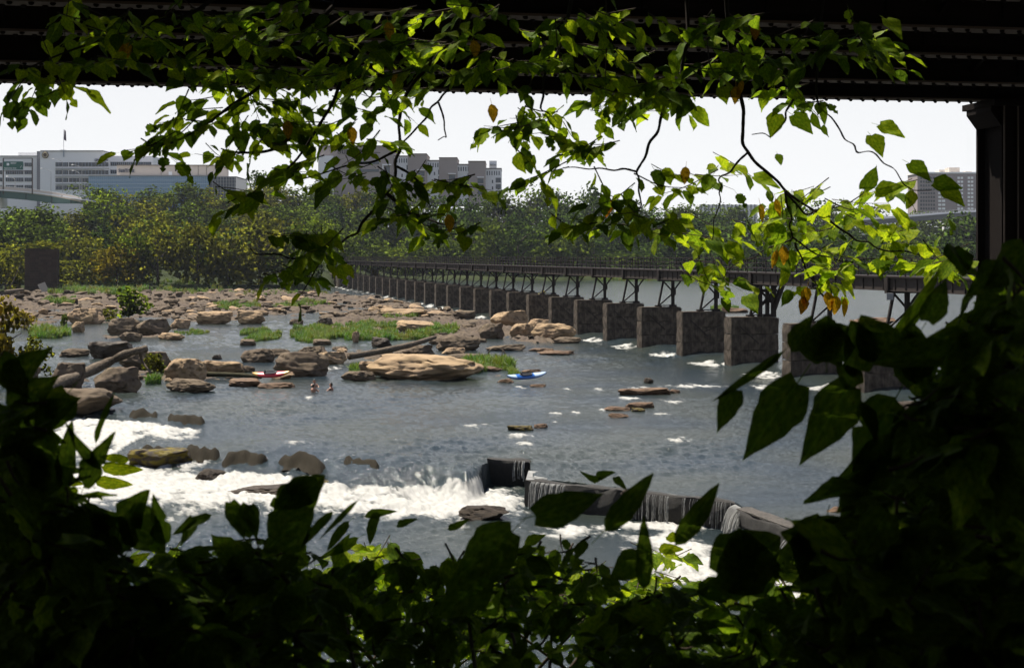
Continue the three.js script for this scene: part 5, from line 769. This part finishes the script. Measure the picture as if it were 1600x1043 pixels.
{
  const kinds = ['heart', 'drip', 'oval', 'drip', 'eaten', 'oval', 'drip'], mats = ['a', 'b', 'c', 'a', 'd', 'd', 'b'];
  // left tree
  let b = ground(-5.2, -3.5), P = new Plant('overhanging_tree', 'leafy tree reaching in along the top from the left edge', 'tree', b, 101);
  P.branch('trunk', [b, b.clone().add(V(0.1, 2, -0.1)), V(-4.8, 10.2, -4.2), V(-4.2, 12.5, -4.6)], 0.24, 0.12, barkDark, 10);
  P.branch('limb', [V(-4.8, 10.2, -4.2), V(-3.4, 11.1, -5), PX(120, -60, 6), PX(330, -20, 6.2), PX(520, 10, 6.3)], 0.09, 0.02);
  P.branch('branch', pxs([[380, -30], [300, 20], [210, 45], [120, 75], [30, 112]], 6, 5.6), 0.010, 0.003); P.branch('branch', pxs([[520, 10], [470, 70], [400, 140], [330, 188], [270, 222], [225, 240]], 6.2, 5.8), 0.011, 0.003); P.branch('branch', pxs([[560, 80], [520, 160], [480, 225], [440, 270], [395, 300], [352, 318]], 6.2, 6), 0.009, 0.002); P.branch('branch', pxs([[470, 205], [430, 232], [380, 238], [345, 232]], 6.2, 6), 0.010, 0.003);
  clusters(P, [[50, 120, 55, 35, 5], [95, 100, 50, 40, 5], [165, 70, 55, 35, 7], [215, 45, 60, 40, 7], [140, 25, 50, 25, 4]], 0.105, kinds, mats, 5.2, 6.4);
  clusters(P, [[345, 90, 95, 55, 17], [470, 90, 100, 60, 20], [310, 25, 90, 35, 9], [440, 25, 110, 35, 12], [300, 178, 50, 32, 6], [262, 205, 28, 22, 3], [400, 168, 65, 38, 11], [490, 190, 60, 36, 8], [430, 225, 40, 25, 4], [225, 232, 34, 18, 3], [355, 236, 34, 16, 4], [385, 305, 36, 22, 5], [455, 262, 36, 24, 4]], 0.092, kinds, mats, 5.4, 7);
  for (const [x, y] of [[448, 200], [196, 75], [185, 78]]) P.leaf(PX(x, y - 12, 5.6), V(0.1, -1, 0.1), V(0.3, 0.2, 1), 0.075, 'oval', 'y');
  crown(P, 22000, -9, -2, 301); leafTotal += P.finish('trees overhanging the viewer');
  // middle tree: its trunk stands behind the viewer
  b = ground(0.9, 3.4); P = new Plant('overhanging_tree', 'leafy tree whose thin stem hangs through the middle of the view', 'tree', b, 102);
  P.branch('trunk', [b, b.clone().add(V(0.05, 2, 0)), V(0.8, 11.0, 2.6), V(0.5, 13.2, 1.6)], 0.2, 0.1, barkDark, 10);
  P.branch('limb', [V(0.7, 11.4, 2.4), V(0.3, 12.0, -1), V(0, 11.6, -4), PX(760, -60, 6.3)], 0.08, 0.03);
  P.branch('stem', pxs([[760, -60], [735, 20], [704, 63], [663, 111], [630, 158], [623, 196], [625, 234], [618, 269], [606, 300], [580, 332], [558, 364], [530, 381], [489, 394], [452, 403], [414, 397], [391, 387]], 6.3, 5.9), 0.011, 0.003);
  P.branch('branch', pxs([[720, 110], [700, 140], [685, 158], [669, 180], [640, 212], [625, 231]], 6.4, 6.2), 0.006, 0.004); P.branch('branch', pxs([[607, 304], [630, 327], [656, 338], [676, 345], [712, 348]], 6, 5.8), 0.009, 0.003); P.branch('branch', pxs([[620, 260], [660, 287], [690, 292], [715, 280]], 6, 5.9), 0.006, 0.003); P.branch('branch', pxs([[620, 235], [590, 250], [560, 255], [530, 262], [470, 280]], 6, 6), 0.006, 0.003); P.branch('branch', pxs([[685, 160], [694, 190], [697, 215], [684, 219]], 6.2, 6.2), 0.005, 0.002);
  clusters(P, [[590, 55, 100, 55, 18], [600, 150, 70, 36, 9], [690, 95, 80, 50, 11], [690, 25, 90, 35, 10], [540, 130, 60, 45, 9], [470, 385, 48, 32, 6], [470, 425, 28, 26, 5], [510, 375, 24, 20, 3], [650, 330, 46, 22, 5], [700, 345, 46, 24, 5], [718, 285, 34, 16, 4], [615, 285, 26, 24, 4], [545, 262, 40, 26, 5], [570, 215, 50, 24, 5]], 0.092, kinds, mats, 5.3, 6.9);
  for (const [x, y] of [[768, 170], [618, 122], [740, 70], [606, 42], [700, 342], [548, 205]]) P.leaf(PX(x, y - 8, 5.6), V(0.15, -1, 0.1), V(0.3, 0.2, 1), 0.075, 'oval', 'y');
  crown(P, 26000, -4, 3.5, 302); leafTotal += P.finish('trees overhanging the viewer');
  // right tree
  b = ground(5.4, -4.2); P = new Plant('overhanging_tree', 'sunlit leafy tree reaching in from the right over the footbridge', 'tree', b, 103);
  P.branch('trunk', [b, b.clone().add(V(-0.1, 2, -0.1)), V(5.0, 10.4, -4.8), V(4.4, 12.6, -5.2)], 0.22, 0.11, barkDark, 10);
  P.branch('limb', [V(5.0, 10.6, -4.9), V(3.6, 11.4, -5.6), PX(1400, -70, 6.4), PX(1135, -60, 6.4), PX(900, -50, 6.4)], 0.08, 0.02);
  P.branch('stem', pxs([[1080, -60], [1075, 60], [1063, 120], [1040, 158], [1028, 206], [1009, 244], [995, 269], [998, 297], [1002, 322], [985, 345]], 6.4, 6), 0.010, 0.003);
  P.branch('stem', pxs([[1135, -60], [1140, 60], [1154, 136], [1162, 171], [1161, 206], [1169, 237], [1199, 269], [1227, 297], [1268, 326], [1310, 355], [1340, 376], [1368, 386], [1412, 392], [1441, 399], [1470, 414]], 6.4, 7.7), 0.011, 0.003);
  P.branch('branch', pxs([[1169, 238], [1148, 259], [1135, 272], [1123, 282], [1124, 300], [1121, 330], [1115, 365], [1110, 400]], 6.6, 7.4), 0.006, 0.002); P.branch('branch', pxs([[1227, 298], [1238, 340], [1238, 372], [1195, 390], [1159, 408], [1130, 436]], 6.9, 7.6), 0.006, 0.002); P.branch('branch', pxs([[1238, 370], [1262, 388], [1290, 400], [1312, 407], [1350, 405], [1400, 405]], 7.2, 7.7), 0.0055, 0.002); P.branch('branch', pxs([[1243, 380], [1250, 396], [1262, 428], [1283, 458], [1306, 476]], 7.2, 7.6), 0.006, 0.002); P.branch('branch', pxs([[1227, 300], [1260, 335], [1300, 325], [1345, 305], [1352, 292]], 6.9, 7.4), 0.006, 0.002);
  P.branch('branch', pxs([[1290, -50], [1280, 60], [1277, 155], [1299, 183], [1321, 218], [1340, 238], [1368, 240], [1397, 263], [1413, 288], [1428, 297], [1456, 297]], 6.2, 5.6), 0.006, 0.002); P.branch('branch', pxs([[1240, 155], [1228, 175], [1222, 195], [1205, 214], [1175, 210]], 6, 6), 0.006, 0.002); P.branch('branch', pxs([[995, 268], [960, 266], [920, 264], [880, 262]], 6, 5.9), 0.005, 0.002); P.branch('branch', pxs([[900, -30], [880, 60], [850, 120], [845, 170], [870, 190]], 6.3, 6), 0.010, 0.003);
  clusters(P, [[800, 85, 75, 50, 10], [860, 60, 60, 50, 7], [840, 185, 46, 40, 7], [795, 205, 34, 24, 4], [960, 110, 80, 48, 14], [990, 45, 90, 45, 11], [920, 220, 50, 30, 7], [1040, 170, 46, 36, 7], [960, 150, 50, 30, 6], [975, 320, 46, 26, 6], [1010, 345, 46, 24, 6], [845, 270, 34, 18, 3], [915, 345, 40, 24, 5], [1060, 275, 34, 20, 3]], 0.092, kinds, mats, 5.3, 6.8);
  clusters(P, [[1120, 60, 70, 55, 12], [1210, 80, 70, 60, 12], [1300, 60, 70, 55, 11], [1375, 75, 22, 45, 3], [1250, 140, 60, 24, 4]], 0.098, kinds, ['b', 'd', 'd', 'a', 'b'], 5.4, 6.8);
  clusters(P, [[1120, 275, 30, 22, 3], [1160, 262, 20, 10, 1], [1095, 365, 40, 30, 7], [1118, 425, 46, 28, 8], [1195, 350, 44, 30, 7], [1265, 300, 34, 24, 6], [1270, 345, 50, 26, 7], [1330, 330, 46, 26, 6], [1300, 400, 60, 26, 9], [1290, 430, 50, 20, 5], [1375, 285, 26, 18, 3], [1400, 375, 50, 24, 8], [1460, 395, 36, 20, 6], [1480, 415, 26, 14, 3]], 0.120, ['heart', 'drip', 'heart', 'drip', 'eaten'], ['c', 'a', 'c', 'a', 'b', 'd'], 7.0, 8.3, [3, 5]);
  for (const [x, y, tx, ty, k = 'heart', l = .11] of [[1240, 180, 1270, 205], [1215, 178, 1205, 212], [1375, 195, 1420, 212], [1362, 212, 1375, 232], [1422, 255, 1455, 278], [1460, 285, 1498, 290], [1475, 295, 1500, 312], [1428, 298, 1418, 325, 'oval', .09], [1284, 160, 1290, 195, 'narrow', .1], [1215, 240, 1222, 258, 'oval', .06], [1385, 30, 1408, 52], [1370, 65, 1415, 85], [1350, 295, 1368, 268], [1370, 300, 1400, 290]]) P.leaf(PX(x, y, 5.6), PX(tx, ty, 5.55).sub(PX(x, y, 5.6)), V((P.R() - .5) * 0.8, 0.5, 0.8), l, k, P.R() < 0.6 ? 'b' : 'a');
  for (const [x, y] of [[1160, 125], [1180, 35], [1262, 448], [1258, 462], [1320, 465], [1308, 462], [1292, 455], [1212, 310], [1188, 318], [1072, 260], [952, 310], [1224, 384], [1214, 390], [1150, 135]]) P.leaf(PX(x, y, y > 280 ? 7.4 : 5.5), V((P.R() - .5) * 0.6, -1, 0.2), V(0.4 * (P.R() - .5), 0.2, 1), y > 280 ? 0.10 : 0.07, P.R() < .5 ? 'oval' : 'narrow', P.R() < 0.65 ? 'y' : 'o');
  crown(P, 22000, 2, 9, 303); leafTotal += P.finish('trees overhanging the viewer');
}
// shrubs close to the viewer, shade deepened by giving leaves the darkest green
{
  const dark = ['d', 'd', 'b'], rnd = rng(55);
  const inside = (poly, x, y) => { let c = false; for (let i = 0, j = poly.length - 1; i < poly.length; j = i++) { const [a, b] = poly[i], [p, q] = poly[j]; if ((b > y) !== (q > y) && x < (p - a) * (y - b) / (q - b) + a) c = !c; } return c; };
  const shrub = (label, base, seed, poly, n, d0, d1, len, explicit, kinds, n2nd = 0) => {
    const P = new Plant('bank_shrub', label, 'shrub', base, seed), R = P.R, xs = poly.map(p => p[0]), ys = poly.map(p => p[1]), x0 = Math.min(...xs), x1 = Math.max(...xs), y0 = Math.min(...ys), y1 = Math.max(...ys);
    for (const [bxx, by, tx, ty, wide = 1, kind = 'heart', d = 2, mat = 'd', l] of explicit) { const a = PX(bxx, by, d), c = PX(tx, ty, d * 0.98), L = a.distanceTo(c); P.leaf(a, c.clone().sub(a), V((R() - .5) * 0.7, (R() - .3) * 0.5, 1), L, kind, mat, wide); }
    const stems = []; for (let i = 0; i < 7; i++) { const x = lerp(x0, x1, (i + 0.5) / 7), y = lerp(y0, y1, 0.6 + 0.3 * R()), d = lerp(d0, d1, 0.2 + 0.6 * R()), e = PX(x, y, d), s = base.clone().add(V((R() - .5) * 0.3, 0, (R() - .5) * 0.3)); stems.push([s, e]); P.branch('stem', [s, s.clone().lerp(e, 0.5).add(V(0, 0.25, 0)), e], 0.010, 0.004, twigMat, 6); }
    let k = 0; for (let t = 0; t < n * 30 && k < n; t++) {
      const x = lerp(x0, x1, R()), y = lerp(y0, y1, R()); if (!inside(poly, x, y)) continue; k++;
      const d = lerp(d0, d1, R()), p = PX(x, y + 22, d), th = R() * 6.28, L = lerp(25, 60, R()) / F * 2, dir = V(Math.cos(th), 0.5 * Math.sin(th), (R() - .5)).normalize();
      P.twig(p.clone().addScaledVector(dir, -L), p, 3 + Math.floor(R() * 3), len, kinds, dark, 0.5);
    }
    leafTotal += P.finish('dark shrubs on the near bank');
  };
  const K = ['heart', 'drip', 'heart', 'lobe', 'eaten', 'drip'];
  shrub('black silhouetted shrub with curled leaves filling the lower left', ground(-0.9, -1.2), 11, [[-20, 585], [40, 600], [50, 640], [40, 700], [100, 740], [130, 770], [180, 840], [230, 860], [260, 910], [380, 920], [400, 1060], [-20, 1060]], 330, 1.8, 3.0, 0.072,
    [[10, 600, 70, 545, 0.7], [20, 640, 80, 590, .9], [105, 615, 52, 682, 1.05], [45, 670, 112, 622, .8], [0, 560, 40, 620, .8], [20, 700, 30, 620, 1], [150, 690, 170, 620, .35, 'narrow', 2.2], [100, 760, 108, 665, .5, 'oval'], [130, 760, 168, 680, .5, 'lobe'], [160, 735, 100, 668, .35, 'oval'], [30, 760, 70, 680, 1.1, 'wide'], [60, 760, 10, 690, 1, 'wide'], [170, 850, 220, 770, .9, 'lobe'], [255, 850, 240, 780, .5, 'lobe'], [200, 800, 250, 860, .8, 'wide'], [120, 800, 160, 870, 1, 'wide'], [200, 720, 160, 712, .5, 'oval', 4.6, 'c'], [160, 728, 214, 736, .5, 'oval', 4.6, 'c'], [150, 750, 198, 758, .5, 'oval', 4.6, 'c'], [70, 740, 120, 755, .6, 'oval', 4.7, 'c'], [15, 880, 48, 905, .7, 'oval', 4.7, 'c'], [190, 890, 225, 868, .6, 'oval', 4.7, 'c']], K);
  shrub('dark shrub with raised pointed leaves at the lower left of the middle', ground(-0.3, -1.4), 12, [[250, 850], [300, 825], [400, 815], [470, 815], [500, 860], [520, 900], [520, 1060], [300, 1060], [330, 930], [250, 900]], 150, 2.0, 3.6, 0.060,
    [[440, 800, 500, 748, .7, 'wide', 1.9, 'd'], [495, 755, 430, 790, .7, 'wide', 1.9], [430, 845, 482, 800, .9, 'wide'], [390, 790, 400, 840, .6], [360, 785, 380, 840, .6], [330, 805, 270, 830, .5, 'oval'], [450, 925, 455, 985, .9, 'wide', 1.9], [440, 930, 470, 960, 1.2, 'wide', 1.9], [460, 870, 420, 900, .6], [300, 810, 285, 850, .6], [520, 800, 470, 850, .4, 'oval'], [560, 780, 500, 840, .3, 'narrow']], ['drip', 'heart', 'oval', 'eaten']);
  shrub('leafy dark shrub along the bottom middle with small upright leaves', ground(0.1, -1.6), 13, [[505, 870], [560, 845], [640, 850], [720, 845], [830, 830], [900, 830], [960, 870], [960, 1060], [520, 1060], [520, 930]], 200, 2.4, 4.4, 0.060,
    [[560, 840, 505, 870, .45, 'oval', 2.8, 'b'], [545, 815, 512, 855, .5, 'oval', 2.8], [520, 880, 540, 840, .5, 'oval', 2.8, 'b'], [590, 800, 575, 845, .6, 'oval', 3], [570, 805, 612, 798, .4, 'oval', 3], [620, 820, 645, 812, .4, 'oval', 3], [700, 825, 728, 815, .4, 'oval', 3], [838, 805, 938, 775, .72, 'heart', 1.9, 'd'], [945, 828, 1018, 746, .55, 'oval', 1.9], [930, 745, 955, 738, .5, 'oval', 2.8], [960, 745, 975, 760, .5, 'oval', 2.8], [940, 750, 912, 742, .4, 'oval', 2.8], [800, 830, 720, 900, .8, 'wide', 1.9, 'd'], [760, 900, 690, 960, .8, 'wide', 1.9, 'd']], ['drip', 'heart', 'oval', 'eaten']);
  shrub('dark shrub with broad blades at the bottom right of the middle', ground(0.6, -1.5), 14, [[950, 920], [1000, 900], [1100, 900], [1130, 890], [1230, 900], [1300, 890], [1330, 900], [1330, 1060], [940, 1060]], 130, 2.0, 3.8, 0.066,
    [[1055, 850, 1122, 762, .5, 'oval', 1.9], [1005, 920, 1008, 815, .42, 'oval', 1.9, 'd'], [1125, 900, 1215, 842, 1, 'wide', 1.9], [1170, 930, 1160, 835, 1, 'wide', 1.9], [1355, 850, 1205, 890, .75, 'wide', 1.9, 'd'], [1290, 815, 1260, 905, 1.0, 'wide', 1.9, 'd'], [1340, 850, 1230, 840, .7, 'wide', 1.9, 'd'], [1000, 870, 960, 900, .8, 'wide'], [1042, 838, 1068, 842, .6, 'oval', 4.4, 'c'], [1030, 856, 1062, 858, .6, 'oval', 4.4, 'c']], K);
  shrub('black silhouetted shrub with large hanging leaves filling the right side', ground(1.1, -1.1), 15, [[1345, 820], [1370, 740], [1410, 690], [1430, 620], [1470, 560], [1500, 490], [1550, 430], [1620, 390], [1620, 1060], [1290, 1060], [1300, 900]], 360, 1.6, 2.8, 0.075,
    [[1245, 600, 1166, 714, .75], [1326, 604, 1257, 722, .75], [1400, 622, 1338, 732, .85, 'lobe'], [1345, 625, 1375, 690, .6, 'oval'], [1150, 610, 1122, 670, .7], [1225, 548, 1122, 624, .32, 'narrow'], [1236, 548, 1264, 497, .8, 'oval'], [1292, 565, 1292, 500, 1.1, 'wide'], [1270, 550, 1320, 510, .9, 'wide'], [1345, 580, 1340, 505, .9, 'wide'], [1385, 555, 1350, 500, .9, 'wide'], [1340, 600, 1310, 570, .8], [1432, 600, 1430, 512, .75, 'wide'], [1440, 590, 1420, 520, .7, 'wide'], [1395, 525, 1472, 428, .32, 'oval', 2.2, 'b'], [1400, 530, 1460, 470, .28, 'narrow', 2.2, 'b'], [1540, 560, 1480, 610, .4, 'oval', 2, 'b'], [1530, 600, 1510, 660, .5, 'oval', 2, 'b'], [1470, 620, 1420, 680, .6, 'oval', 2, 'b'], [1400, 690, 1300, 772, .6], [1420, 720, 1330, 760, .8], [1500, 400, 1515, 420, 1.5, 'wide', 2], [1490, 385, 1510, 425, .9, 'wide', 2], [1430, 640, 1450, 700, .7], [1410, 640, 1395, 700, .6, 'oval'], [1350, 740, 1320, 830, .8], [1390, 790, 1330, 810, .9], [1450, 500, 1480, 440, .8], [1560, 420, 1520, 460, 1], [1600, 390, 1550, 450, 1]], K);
  // sunlit undergrowth lower on the bank
  const lit = (label, X, Z, seed, cl, len) => { const P = new Plant('bank_bush', label, 'bush', ground(X, Z), seed); for (let i = 0; i < 6; i++) { const a = i * 1.05; P.branch('stem', [ground(X, Z), V(X + Math.cos(a) * 0.5, bankY(X, -Z) + 0.8, Z + Math.sin(a) * 0.5), V(X + Math.cos(a) * 1.1, bankY(X, -Z) + 1.3, Z + Math.sin(a))], 0.02, 0.006, twigMat, 6); } clusters(P, cl, len, ['oval', 'heart', 'oval'], ['a', 'b', 'd', 'c'], -Z - 1.2, -Z + 1.2, [4, 7]); leafTotal += P.finish('undergrowth lower on the bank'); };
  lit('yellow green undergrowth showing at the bottom left of the middle', -1.3, -8.5, 21, [[360, 1020, 80, 40, 12], [450, 1030, 60, 25, 10], [280, 1040, 60, 20, 8], [100, 900, 110, 50, 10], [230, 880, 60, 40, 5]], 0.13);
  lit('leafy undergrowth showing through gaps at the bottom middle', -0.2, -7.5, 22, [[600, 950, 90, 70, 36], [720, 960, 90, 70, 36], [820, 900, 80, 50, 22], [560, 880, 60, 40, 14]], 0.11);
  lit('bright leaves showing below the weir slab', 1.1, -7.5, 23, [[900, 890, 60, 50, 8], [960, 950, 90, 60, 32], [1060, 940, 80, 50, 26], [1040, 870, 40, 24, 5]], 0.11);
  lit('bright leaves showing beside the large dark leaf at lower right', 2.0, -7.0, 24, [[1180, 925, 60, 30, 10], [1330, 905, 60, 30, 14], [1380, 870, 40, 24, 6], [1250, 970, 80, 40, 12], [1430, 1000, 60, 40, 8]], 0.11);
  lit('bright leaves low at the right edge', 2.7, -6.8, 25, [[1575, 930, 30, 60, 14], [1545, 980, 40, 40, 10], [1480, 1000, 60, 40, 8]], 0.11);
}
console.log('leaves', leafTotal);
renderer.render(scene, camera);
